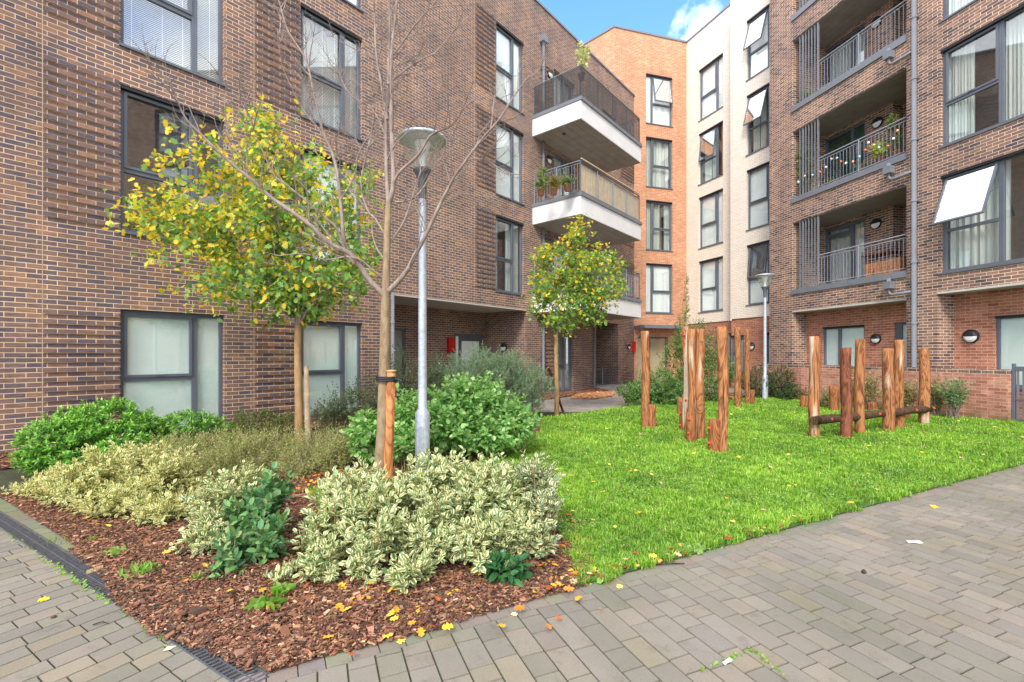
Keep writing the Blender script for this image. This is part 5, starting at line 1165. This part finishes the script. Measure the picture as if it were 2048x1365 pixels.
def maple(name, label, px, ybase, y_fork, Y, tr_r, lumps_px, n_sh, per, size, yellow, limbs, twr=1.0, stake=None):
    X = (px-1024)/FK*Y; o = thing(name, (X, Y, 0), label, 'tree'); q = MB(); F_ = at(px, y_fork, Y)
    pts = [Vector((X+.01*math.sin(i), Y, -.05+(F_.z+.05)*i/6)) for i in range(7)]; q.tube(pts, [tr_r*(1.1-.28*i/6) for i in range(7)], 14, cap=False); q.build('trunk', BARK_A, o)
    L_ = [lum(a, b, Y+dy, rx, rz, ry) for a, b, rx, rz, ry, dy in lumps_px]
    q = MB(); tips = []; LA = np.array(L_)
    for lx, ly, dy, r in limbs:
        tgt = at(lx, ly, Y+dy); m1 = F_.lerp(tgt, .35)+Vector((0,0,.12)); m2 = F_.lerp(tgt, .7)+Vector((R.uniform(-.08,.08),R.uniform(-.08,.08),.08)); P = [F_-Vector((0,0,.15)), F_, m1, m2, tgt]
        q.tube(P, [r, r*.95, r*.7, r*.45, r*.2], 7, cap=False); twigs(q, P[1:], r*.4, 6*twr, .55, 1, tips, .2)
    q.build('branches', BARK_T, o)
    p, d = lump_points(L_, int(n_sh*.62), .2, zmin=.8, gap=.93, gf=5.5)
    tp = []
    for t_ in tips:
        for _ in range(2): i = R.randrange(2, len(t_)); tp.append(t_[i])
    tp = np.array([tuple(v) for v in tp]); ke = np.min([np.sqrt(np.sum(((tp-l[:3])/l[3:6])**2,1)) for l in LA], 0) < 1.35; tp = tp[ke]; tp = tp[NR.permutation(len(tp))[:int(n_sh*.5)]]
    p = np.concatenate([p, tp]); d = np.concatenate([d, nrm(tp-np.array([X, Y, LA[:,2].mean()]))]); ax = d*.5+NR.normal(0,.5,p.shape)+np.array([0,0,.1])
    B, D, U, j = shoots(p, ax, per, 1.3, size*.55); m = len(B); B = B+NR.normal(0, size*.6, B.shape)
    D = nrm(D+np.array([0,0,-.35])+NR.normal(0,.35,D.shape)); U = nrm(np.array([0,-.35,.8])+NR.normal(0,.55,D.shape))
    # yellowing goes by side and height of the crown, and towards its outside
    zmin, zmax = B[:,2].min(), B[:,2].max(); hz = (B[:,2]-zmin)/(zmax-zmin); hx = (B[:,0]-B[:,0].min())/np.ptp(B[:,0])
    dout = np.min([np.sqrt(np.sum(((B-l[:3])/l[3:6])**2,1)) for l in LA], 0); sh = np.repeat(NR.random(len(p)), per)
    py = np.clip(yellow[0]+yellow[1]*hz+yellow[2]*(1-hx)+.35*(dout-.75)+.5*(sh-.5), .02, .95); ye = NR.random(m) < py
    g = palette(m, [(.16,.32,.06),(.24,.42,.08),(.34,.50,.12),(.18,.34,.11)], None, .15); yl = palette(m, [(.80,.58,.04),(.85,.66,.08),(.74,.44,.03),(.58,.60,.10)], [4,3,1.5,2], .10)
    col = np.where(ye[:,None], yl, g); L2 = size*NR.uniform(.6,1.15,m)
    leaf_mesh('crown', 'maple', B, D, U, L2, L2*.5, col, LEAF, o, (X, Y, 0))
    return o, X
m1, mx = maple('maple_tree', 'larger maple with yellow and green leaves in front of the left block', 597, 897, 650, 7.3, .062,
  [(515,262,70,72,.5,0),(450,350,110,85,.9,0),(570,330,105,80,.9,.1),(330,432,80,48,.6,-.1),(420,465,125,80,1.0,0),(560,450,140,95,1.2,0),(675,400,80,95,.8,.1),(690,500,75,75,.8,0),(500,570,125,62,1.0,0),(420,590,60,40,.6,-.1),(610,595,90,48,.8,0),(700,565,60,50,.6,0),(290,420,38,22,.3,0),(730,340,30,50,.4,0)], 1650, 6, .088, (.12,.42,.24),
  [(515,230,0,.03),(400,400,-.3,.025),(320,420,-.1,.02),(470,330,.3,.025),(600,320,.2,.028),(680,380,-.2,.022),(710,500,.2,.02),(440,560,-.5,.02),(620,570,.5,.02),(690,560,-.3,.016),(400,500,.5,.02)])
p0 = (mx+.13, 7.28); sk = thing('tree_stake', (*p0, 0), 'grey round topped stake behind the larger maple trunk', 'stake'); q = MB(); q.tube([(p0[0]+.03,p0[1],-.05),(p0[0]-.0,p0[1],at(608,733,7.28).z)], [.045,.036], 10); q.build('shaft', plain('grey_stake', (.30,.22,.14), .9, 0, .3, 10), sk)
m2, mx2 = maple('maple_tree', 'smaller maple with yellow top in front of the left balconies', 1113, 830, 668, 11.4, .055,
  [(1152,470,30,36,.4,0),(1120,505,32,26,.5,0),(1085,515,26,22,.4,.1),(1165,530,45,42,.6,0),(1222,528,24,34,.4,0),(1235,570,20,42,.4,0),(1085,570,36,38,.6,0),(1140,585,60,45,.7,0),(1070,610,24,30,.4,0),(1195,590,44,40,.6,0),(1110,640,42,26,.5,0),(1180,630,36,22,.4,0),(1130,660,26,12,.3,0)], 1050, 6, .086, (.02,.50,.08),
  [(1150,470,0,.022),(1110,510,.2,.018),(1200,530,-.2,.02),(1170,560,.3,.02),(1090,590,-.2,.016),(1180,620,.2,.016),(1220,590,-.2,.015)])
q = MB(); a = at(1097, 735, 11.45); b = Vector((*gp(1127, 824), -.04)); sk = thing('tree_stake', tuple(b), 'thin leaning stake crossing behind the smaller maple trunk', 'stake'); q.tube([a, b], [.032,.03], 8); q.build('shaft', STAKE, sk)

# ================================================================== shrubs
SG = 'shrubs in the planting beds'
GL1 = [(.060,.20,.025),(.10,.30,.035),(.15,.38,.05),(.045,.14,.03)]
shrub('evergreen_shrub', 'dense glossy bright green domed bush at the far left', 'shrub', [lum(140,878,6.0,80,56,.5),lum(205,862,6.2,80,62,.6),lum(265,882,6.2,58,52,.55),lum(110,905,5.8,56,40,.4),lum(200,910,5.9,100,36,.5)], 2600, 10, 'narrow', .055, .22, GL1, [3,4,3,2], LEAFG, step=.007, spread=1.2, up=.6, group=SG, tip_col=(.30,.56,.08), inner=.72, rough=.35, gap=.75)
shrub('evergreen_shrub', 'lower dense green bush right of the domed bush under the ground floor window', 'shrub', [lum(375,862,7.0,60,40,.5),lum(420,870,7.2,40,36,.4),lum(330,880,6.8,40,35,.4)], 1000, 10, 'narrow', .055, .20, GL1, [3,4,3,2], LEAFG, step=.007, spread=1.2, up=.6, group=SG, tip_col=(.26,.50,.07), inner=.7, rough=.4, gap=.75)
shrub('green_shrub', 'low dark green bush left of the larger maple trunk', 'shrub', [lum(510,845,7.9,60,26,.4),lum(575,850,7.9,40,26,.4)], 500, 8, 'oval', .04, .3, [(.07,.15,.04),(.11,.20,.05),(.16,.24,.07),(.22,.13,.06)], None, LEAF, step=.012, group=SG)
SP = [(.33,.36,.13),(.46,.46,.19),(.24,.30,.10),(.56,.52,.28),(.42,.26,.16)]
for lab, lm, n_ in (('wiry olive green shrub behind the yellow variegated one', [lum(340,905,5.9,70,40,.5),lum(420,900,5.9,70,42,.5)], 1500), ('wiry olive green shrub in the middle of the bed with brownish tips', [lum(505,900,6.0,85,50,.6),lum(470,925,5.6,70,40,.4)], 2000), ('wiry olive green shrub below the larger maple', [lum(640,890,6.2,70,42,.5),lum(600,925,5.7,55,32,.4),lum(670,905,6.0,40,40,.4)], 1500)):
    shrub('wiry_shrub', lab, 'shrub', lm, n_, 12, 'narrow', .034, .19, SP, [4,4,3,2,1.0], LEAF, step=.015, spread=1.1, up=.8, stem_m=BARK_T, nst=90, group=SG, inner=.3, stemr=.005)
VG = [(.20,.31,.15),(.26,.38,.18),(.13,.24,.11),(.34,.42,.20)]
def var(label, lm, n_, ln=.06, alpha=.97, nst=30, cols=VG, per=8):
    return shrub('variegated_shrub', label, 'shrub', lm, n_, per, 'oval', ln, .27, cols, None, LEAFV, step=.015, spread=1.1, up=.75, alpha=alpha, nst=nst, group='cream edged variegated shrubs', inner=.35, stemr=.006, stem_m=BARK_A, zmin=.10, gap=.74, rough=1.25)
LEAFV2 = attr_leaf('yellow_variegated_leaf', .4, .3, (.88,.76,.33))
_v = LEAFV
LEAFV = LEAFV2
var('pale yellow variegated shrub at the far left of the bed', [lum(60,985,4.9,40,22,.2),lum(120,975,4.9,45,36,.3),lum(90,1000,4.7,45,20,.2)], 420, .05, 1.0, cols=[(.30,.36,.14),(.40,.42,.18)])
var('broad yellow cream variegated shrub in the left half of the bed', [lum(190,965,4.7,80,52,.4),lum(270,950,4.8,85,60,.45),lum(345,970,4.6,58,60,.4),lum(245,1010,4.3,100,46,.3),lum(330,1025,4.1,55,44,.25)], 1700, .055, 1.0, nst=60, cols=[(.28,.34,.14),(.38,.42,.18),(.20,.28,.11)])
LEAFV = _v
var('variegated shrub left of the plain green one in the front of the bed', [lum(435,1010,3.8,52,52,.26),lum(425,1065,3.5,42,48,.22),lum(480,965,4.1,42,30,.25)], 440, .055, 1.0)
shrub('green_shrub', 'dark green large leaved shoot growing through the variegated shrub', 'shrub', [lum(510,1020,3.6,52,50,.22),lum(530,1070,3.35,50,46,.2),lum(465,1110,3.2,40,38,.18),lum(545,975,3.8,30,30,.2)], 200, 9, 'oval', .078, .27, [(.08,.19,.07),(.11,.25,.09),(.16,.31,.10),(.30,.40,.15)], [4,4,3,1.5], LEAFG, step=.016, spread=1.1, up=.5, group=SG, stemr=.007)
var('large variegated shrub in the middle foreground below the bare tree', [lum(705,1000,3.6,70,62,.34),lum(668,1060,3.4,58,62,.26),lum(755,1045,3.35,70,66,.3),lum(645,1125,3.05,40,44,.18),lum(730,1120,3.05,36,40,.18),lum(650,1165,2.95,26,22,.12)], 950, .062, .97, nst=110)
var('large variegated shrub right of the near lamp post', [lum(870,975,3.75,80,62,.36),lum(960,990,3.7,70,76,.36),lum(860,1070,3.3,72,62,.28),lum(970,1085,3.2,70,50,.24),lum(1035,1065,3.3,48,50,.24),lum(820,1145,2.92,42,42,.16),lum(845,1180,2.85,26,24,.1)], 1550, .062, .97, nst=110)
var('upright grey green variegated shoots at the right tip of the bed', [lum(1070,955,3.7,42,50,.22),lum(1090,1015,3.55,34,60,.22),lum(1085,1080,3.35,34,34,.18)], 280, .058, .9, cols=[(.20,.30,.19),(.16,.24,.15)])
var('low variegated sprig near the front corner of the mulch', [lum(560,1185,3.0,28,22,.1),lum(590,1160,3.1,24,20,.1)], 45, .06, 1.0, nst=10)
shrub('green_shrub', 'dark green leaf cluster under the right variegated shrub', 'shrub', [lum(1015,1135,3.02,46,24,.12)], 22, 8, 'oval', .085, .26, [(.035,.12,.04),(.06,.17,.05)], None, LEAFG, step=.010, spread=1.4, up=.3, group=SG, nst=6)
BG = [(.24,.46,.12),(.34,.56,.19),(.15,.33,.09),(.48,.64,.28)]
shrub('bright_green_shrub', 'light green leafy bush right behind the near lamp post', 'shrub', [lum(910,800,6.6,48,50,.45),lum(960,810,6.8,60,52,.5),lum(1015,835,6.8,52,42,.45),lum(880,850,6.3,60,50,.4),lum(960,865,6.4,85,38,.4),lum(1045,855,6.7,30,30,.3)], 1250, 9, 'oval', .078, .36, BG, [4,4,2,2.5], LEAF, step=.02, spread=1.2, up=.5, group=SG, inner=.4, gap=.8, rough=1.4)
shrub('bright_green_shrub', 'light green leafy bush around the foot of the near lamp post', 'shrub', [lum(815,830,6.2,40,50,.3),lum(810,880,5.9,48,35,.3),lum(740,880,5.9,36,40,.3),lum(725,850,6.1,30,30,.25)], 480, 9, 'oval', .074, .36, BG, [4,4,2,2.5], LEAF, step=.02, spread=1.2, up=.5, group=SG, inner=.4, gap=.8, rough=1.4)
shrub('dark_rose_shrub', 'loose dark shrub with reddish leaves and white flowers behind the bare tree', 'shrub', [lum(690,810,8.4,55,42,.5),lum(745,800,8.4,60,50,.5),lum(800,760,9.0,55,62,.5),lum(860,755,9.6,40,50,.4),lum(655,825,8.2,40,30,.4)], 1200, 8, 'oval', .042, .34, [(.10,.16,.07),(.15,.21,.10),(.20,.26,.13),(.38,.14,.08),(.70,.66,.50)], [4,4,3,.6,.25], LEAF, step=.02, spread=1.2, up=.6, stem_m=BARK_T, nst=80, group=SG, inner=.25)
def needle(label, lm, n_, cols, ln=.05):
    return shrub('feathery_shrub', label, 'shrub', lm, n_, 14, 'narrow', ln, .13, cols, None, LEAF, step=.012, spread=.75, up=.9, stem_m=STEM, nst=90, group=SG, inner=.3, gap=.85)
needle('tall feathery grey green bush in front of the left porch', [lum(935,755,10.6,62,50,.6),lum(1000,755,10.9,65,54,.7),lum(1060,770,10.9,48,48,.6),lum(880,765,10.2,48,46,.5),lum(962,715,11.0,26,34,.3),lum(1010,725,11.0,40,30,.4)], 4200, [(.24,.34,.22),(.30,.41,.28),(.18,.27,.16),(.38,.47,.32)], .06)
# right side
RG = [(.13,.26,.06),(.19,.34,.10),(.09,.18,.05),(.26,.40,.14)]
shrub('green_shrub', 'leafy green bush at the left end of the far border', 'shrub', [lum(1262,785,13.2,28,24,.5),lum(1310,775,13.6,45,38,.6),lum(1340,790,13.4,45,30,.5)], 900, 8, 'narrow', .085, .24, RG, None, LEAF, step=.02, spread=1.2, up=.5, group=SG)
shrub('green_shrub', 'tall loose green bush behind the central post cluster', 'shrub', [lum(1350,730,14.6,30,60,.5),lum(1375,720,14.6,28,70,.5),lum(1365,680,14.8,18,50,.4),lum(1425,700,14.6,25,40,.5),lum(1430,750,14.4,45,50,.6),lum(1385,780,14.2,60,35,.6)], 1500, 8, 'narrow', .085, .24, RG, None, LEAF, step=.02, spread=1.2, up=.9, group=SG)
shrub('climbing_plant', 'thin climber reaching up the corner of the orange and cream blocks', 'climber', [lum(1372,620,16.5,7,60,.15),lum(1398,648,15.5,22,10,.2),lum(1374,560,17.0,5,20,.1)], 110, 7, 'narrow', .08, .22, RG, None, LEAF, step=.03, spread=1.2, up=1.2, group=None, nst=8)
shrub('dark_green_shrub', 'dark green bush around the far lamp post', 'shrub', [lum(1515,765,15.4,40,34,.6),lum(1560,765,15.2,32,34,.5),lum(1580,785,14.8,28,18,.4)], 1100, 8, 'oval', .05, .32, [(.05,.11,.04),(.08,.15,.06),(.12,.20,.09),(.30,.07,.05)], [4,4,2,.4], LEAF, step=.02, group=SG)
WG = [(.20,.26,.10),(.30,.33,.15),(.40,.22,.10),(.55,.46,.20)]
wr = [(1655, 795, 12.6, 30, 24), (1700, 770, 12.4, 22, 34), (1738, 765, 12.0, 26, 34), (1785, 790, 11.6, 24, 26), (1815, 780, 11.3, 24, 34), (1870, 785, 10.8, 20, 34), (1908, 780, 10.4, 26, 26)]
labs = ['sparse brownish plant at the wall behind the low left stump', 'sparse plant climbing the garden wall beside the dark post', 'reddish cream plant on the garden wall above the squat stump', 'grey green plant at the wall behind the log beam', 'thin twiggy plant on the garden wall right of the tall golden post', 'thin yellowish plant at the wall beyond the end post', 'grey green tufted plant standing in front of the mossy wall end']
for (x, y, Y, rx, rz), lab in zip(wr, labs):
    last = x == 1908
    shrub('wall_plant', lab, 'plant', [lum(x, y, Y, rx*1.1, rz, .22), lum(x, y+18, Y, rx*.7, rz*.6, .2)], 170 if not last else 240, 7, 'narrow', .075, .22, WG if not last else [(.20,.30,.13),(.30,.40,.20)], None, LEAF, step=.03, spread=1.3, up=.7, stem_m=BARK_T, nst=26, group='plants trained on the garden wall', inner=.2)
# tufts and weeds
def tuft(px, py, n, h, w_, cols, label, kind='narrow', wr=.12, name='grass_tuft'):
    p = gp(px, py); m = n; B = np.column_stack([NR.normal(p[0], w_, m), NR.normal(p[1], w_*.7, m), np.full(m, .01)]); D = NR.normal(0,.55,(m,3)); D[:,2] = 1.0; U = np.column_stack([NR.normal(0,1,(m,2)), np.full(m,.3)]); L_ = h*NR.uniform(.5,1.2,m)
    o = leaf_mesh(name, kind, B, D, U, L_, L_*wr, palette(m, cols, None, .12), LEAF, None, (p[0], p[1], 0)); tag(o, label, 'weed'); return o
TG = [(.20,.42,.06),(.28,.50,.09),(.36,.46,.14)]
tuft(287, 1150, 130, .085, .045, TG, 'bright grass tuft on the mulch beside the drain')
tuft(225, 1115, 26, .06, .03, TG, 'small leafy weed on the mulch left of the grass tuft', 'oval', .3, 'weed')
tuft(540, 1222, 34, .085, .028, TG, 'fresh green leafy weed below the low variegated sprig', 'oval', .34, 'weed')
tuft(560, 1195, 26, .09, .014, TG, 'second fresh green weed against the low variegated sprig', 'oval', .34, 'weed')
tuft(655, 1248, 14, .03, .002, TG, 'tiny seedling alone on the front mulch', 'oval', .3, 'weed')
tuft(960, 1223, 14, .03, .002, TG, 'tiny seedling on the mulch edge near the cream leaf', 'oval', .3, 'weed')
tuft(1195, 1160, 60, .055, .05, TG, 'low clover clump at the front corner of the lawn', 'oval', .36, 'weed')
tuft(1385, 1105, 50, .05, .045, [(.26,.46,.10),(.40,.55,.20)], 'pale clover clump at the lawn edge by the twig', 'oval', .36, 'weed')
tuft(395, 1165, 40, .07, .022, [(.34,.36,.12),(.24,.36,.08)], 'dry yellowish grass tuft below the plain green shoot')
tuft(115, 1085, 40, .04, .07, [(.28,.36,.08),(.20,.34,.05)], 'short mossy grass on the kerb at the upper end of the drain')
tuft(185, 1085, 22, .045, .03, [(.34,.40,.08),(.24,.38,.06)], 'yellow green weed by the kerb near the drain', 'oval', .3, 'weed')
# moss and sprouts in joints
xs = []; 
for _ in range(200):
    a = R.uniform(-.5, dl*.85)**1.0 if R.random() < .5 else R.gauss(dl*.45, .35); p = D0+DR*a+DN*(R.gauss(-.012,.012)); xs.append(tuple(p))
for _ in range(34): p = Vector(gp(1400,1345)).lerp(Vector(gp(1500,1298)), R.random()); xs.append(tuple(p+Vector((R.gauss(0,.006),R.gauss(0,.006)))))
for _ in range(34): p = Vector(gp(1500,1298)).lerp(Vector(gp(1580,1364)), R.random()); xs.append(tuple(p+Vector((R.gauss(0,.006),R.gauss(0,.006)))))
for _ in range(500):
    a = R.uniform(1.6, 11); p = C1+FDR*a+FDN*(R.gauss(.0,.02)); xs.append(tuple(p))
xs = np.array(xs); m = len(xs); B = np.column_stack([xs, np.zeros(m)]); D = NR.normal(0,.8,(m,3)); D[:,2] = .6
L_ = NR.uniform(.010,.028,m); o = leaf_mesh('joint_weeds', 'oval', B, D, np.tile([0,0,1.],(m,1))+NR.normal(0,.4,(m,3)), L_, L_*.4, palette(m, TG, None, .15), LEAF); o['kind'] = 'stuff'; tag(o, 'small weeds growing in the paving joints', 'weeds')

# ================================================================== balcony things
def potted(px, py, F, t, lumps, label, cols, n=90, kind='oval', ln=.06, pot=(.45,.20,.12), flower=None):
    a = F.s_at(px, t); z = F.z_at(px, py, t); p = F.P(a, t, z); o = thing('potted_plant', p, label, 'potted plant', 'plants on the balconies')
    q = MB(); q.lathe(p, [(0,0),(.09,0),(.12,.2),(.13,.2),(.11,.19),(0,.18)], 14); q.build('pot', plain('pot_'+str(len(bpy.data.materials)), pot, .8), o)
    L_ = [(p[0]+dx*F.d.x, p[1]+dx*F.d.y, p[2]+.2+dz, r, r*.7, rz) for dx, dz, r, rz in lumps]
    pp, d = lump_points(L_, n, .2, -9); B, D, U, j = shoots(pp, d+np.array([0,0,.3]), 7, 1.1, .02); m = len(B); leaf_mesh('foliage', kind, B, D, U, ln*NR.uniform(.6,1.2,m), ln*.3*np.ones(m), palette(m, cols, None, .15), LEAF, o, p)
    k = NR.choice(len(pp), min(12, len(pp)), replace=False); stems_mesh([(p[0],p[1],p[2]+.18)]*len(k), pp[k], .005, .002, STEM, o)
    if flower: 
        k = NR.choice(len(pp), 14); c = pp[k]; m = len(k); leaf_mesh('flowers', 'maple', c, NR.normal(size=(m,3)), NR.normal(size=(m,3)), np.full(m,.08), np.full(m,.045), palette(m, [flower], None, .1), LEAF, o, p)
    return o
GP = [(.12,.22,.06),(.20,.30,.08),(.30,.34,.12)]
zr1 = FR.z_at(1600, 396)
potted(1612, 392, FR, -.25, [(0,.5,.28,.5),(.05,1.1,.26,.45)], 'tall leafy plant behind the fins of the second right balcony', [(.16,.22,.08),(.26,.32,.14),(.36,.36,.20)], 130, 'narrow', .12)
potted(1762, 330, FR, -.2, [(0,.25,.28,.26)], 'yellow green bushy plant on the second right balcony', [(.42,.50,.06),(.55,.60,.12)], 90, 'oval', .08)
potted(1793, 318, FR, -.2, [(0,.35,.18,.22),(.1,.8,.22,.3)], 'pink flowering plant at the right end of the second right balcony', GP, 80, 'oval', .07, flower=(.75,.04,.12))
potted(1722, 345, FR, -.2, [(0,.0,.2,.1)], 'low trailing plant at the foot of the rail on the second right balcony', GP, 40, 'oval', .06)
potted(1614, 205, FR, -.25, [(0,.05,.16,.2)], 'small light green plant behind the fins of the third right balcony', [(.25,.45,.10)], 40, 'narrow', .1)
potted(1662, 378, FR, -.3, [(0,.02,.2,.15)], 'brownish low plant behind the rail of the second right balcony', [(.34,.22,.08),(.20,.26,.08)], 40, 'oval', .06)
potted(1082, 392, FL, 1.2, [(0,.25,.25,.3),(.1,.6,.2,.25)], 'leafy plant at the wall end of the bamboo screened balcony', GP, 90, 'oval', .07)
potted(1108, 390, FL, 1.6, [(0,.2,.3,.22)], 'reddish green plant behind the side rail of the bamboo screened balcony', [(.20,.28,.08),(.40,.20,.06)], 80, 'oval', .07)
potted(1135, 383, FL, 1.8, [(0,.12,.25,.2)], 'low green plant near the front corner of the bamboo screened balcony', GP, 70, 'oval', .07)
potted(1163, 160, FL, 1.7, [(0,.62,.24,.36),(.12,.85,.2,.26)], 'tall pale grassy plant at the corner of the top left balcony', [(.52,.54,.30),(.66,.64,.40)], 34, 'narrow', .16)
# string of small lights on the second right balcony
ln_ = [(1597,364),(1610,352),(1625,350),(1640,344),(1652,334),(1663,318),(1674,316),(1682,323),(1692,326),(1706,323),(1719,313),(1731,300),(1737,285),(1748,290),(1758,295),(1776,292),(1787,277),(1795,261)]
pts = [Vector(FR.P(FR.s_at(x, .06), .06, FR.z_at(x, y, .06))) for x, y in ln_]
fl = thing('string_lights', tuple(pts[0]), 'string of small coloured bulbs hung along the rail of the second right balcony', 'string lights'); q = MB(); q.tube(pts, .004, 4); q.build('cord', BLACK, fl)
bm_ = [plain('bulb_white', (.80,.80,.75), .4), plain('bulb_peach', (.80,.42,.25), .4), plain('bulb_blue', (.35,.60,.70), .4), plain('bulb_red', (.70,.15,.08), .4)]
for i, p in enumerate(pts): q = MB(); q.lathe(p-Vector((0,0,.05)), [(0,0),(.03,.015),(.038,.04),(.022,.07),(0,.075)], 10); q.build('bulb', bm_[i % 4], fl)
# folded garden table and panels on the lowest right balcony
ORW = wood('orange_panel', (.30,.11,.04), (.55,.24,.09), (.65,.40,.22), .7)
def panel(x0, x1, yt, yb, t, label, m=ORW, slats=5):
    z0 = FR.z_at(x0, yb, t); z1 = FR.z_at(x0, yt, t); a0, a1 = FR.s_at(x1, t), FR.s_at(x0, t); o = thing('wooden_crate', FR.P((a0+a1)/2, t, z0), label, 'wooden crate'); q = MB(); h = (z1-z0)/slats
    for i in range(slats): q.box(FR, a0, a1, t-.30, t-.285, z0+i*h, z0+i*h+h-.012); q.box(FR, a0, a1, t-.015, t, z0+i*h, z0+i*h+h-.012); q.box(FR, a0, a0+.015, t-.285, t-.015, z0+i*h, z0+i*h+h-.012); q.box(FR, a1-.015, a1, t-.285, t-.015, z0+i*h, z0+i*h+h-.012)
    q.build('slats', m, o); q = MB()
    for a in (a0+.03, a1-.06): q.box(FR, a, a+.03, t, t+.012, z0, z1)
    q.box(FR, a0, a1, t-.30, t+.0, z1-.012, z1+.012); q.build('lid', m, o)
panel(1730, 1772, 530, 557, -.25, 'orange wooden crate behind the rail of the lowest right balcony'); panel(1775, 1800, 520, 549, -.25, 'taller orange wooden crate at the right end of the lowest right balcony')
tb = thing('folding_table', FR.P(FR.s_at(1765,-.7), -.7, zs(.72)), 'reddish wooden folding table behind the orange crates', 'table'); a = FR.s_at(1765,-.7); q = MB()
for i in range(7): q.box(FR, a-.45+i*.13, a-.45+i*.13+.11, -1.0, -.4, zs(.72)+.70, zs(.72)+.722)
q.build('table_top', TIMBER_D, tb); q = MB()
for dx in (-.35, .35): 
    for s_ in (1, -1): q.tube([FR.P(a+dx, -.7-.25*s_, zs(.72)), FR.P(a+dx, -.7+.25*s_, zs(.72)+.70)], .015, 6)
q.build('trestle_legs', TIMBER_D, tb)
# clean up the working property
for o in bpy.data.objects:
    if '_w' in o: del o['_w']
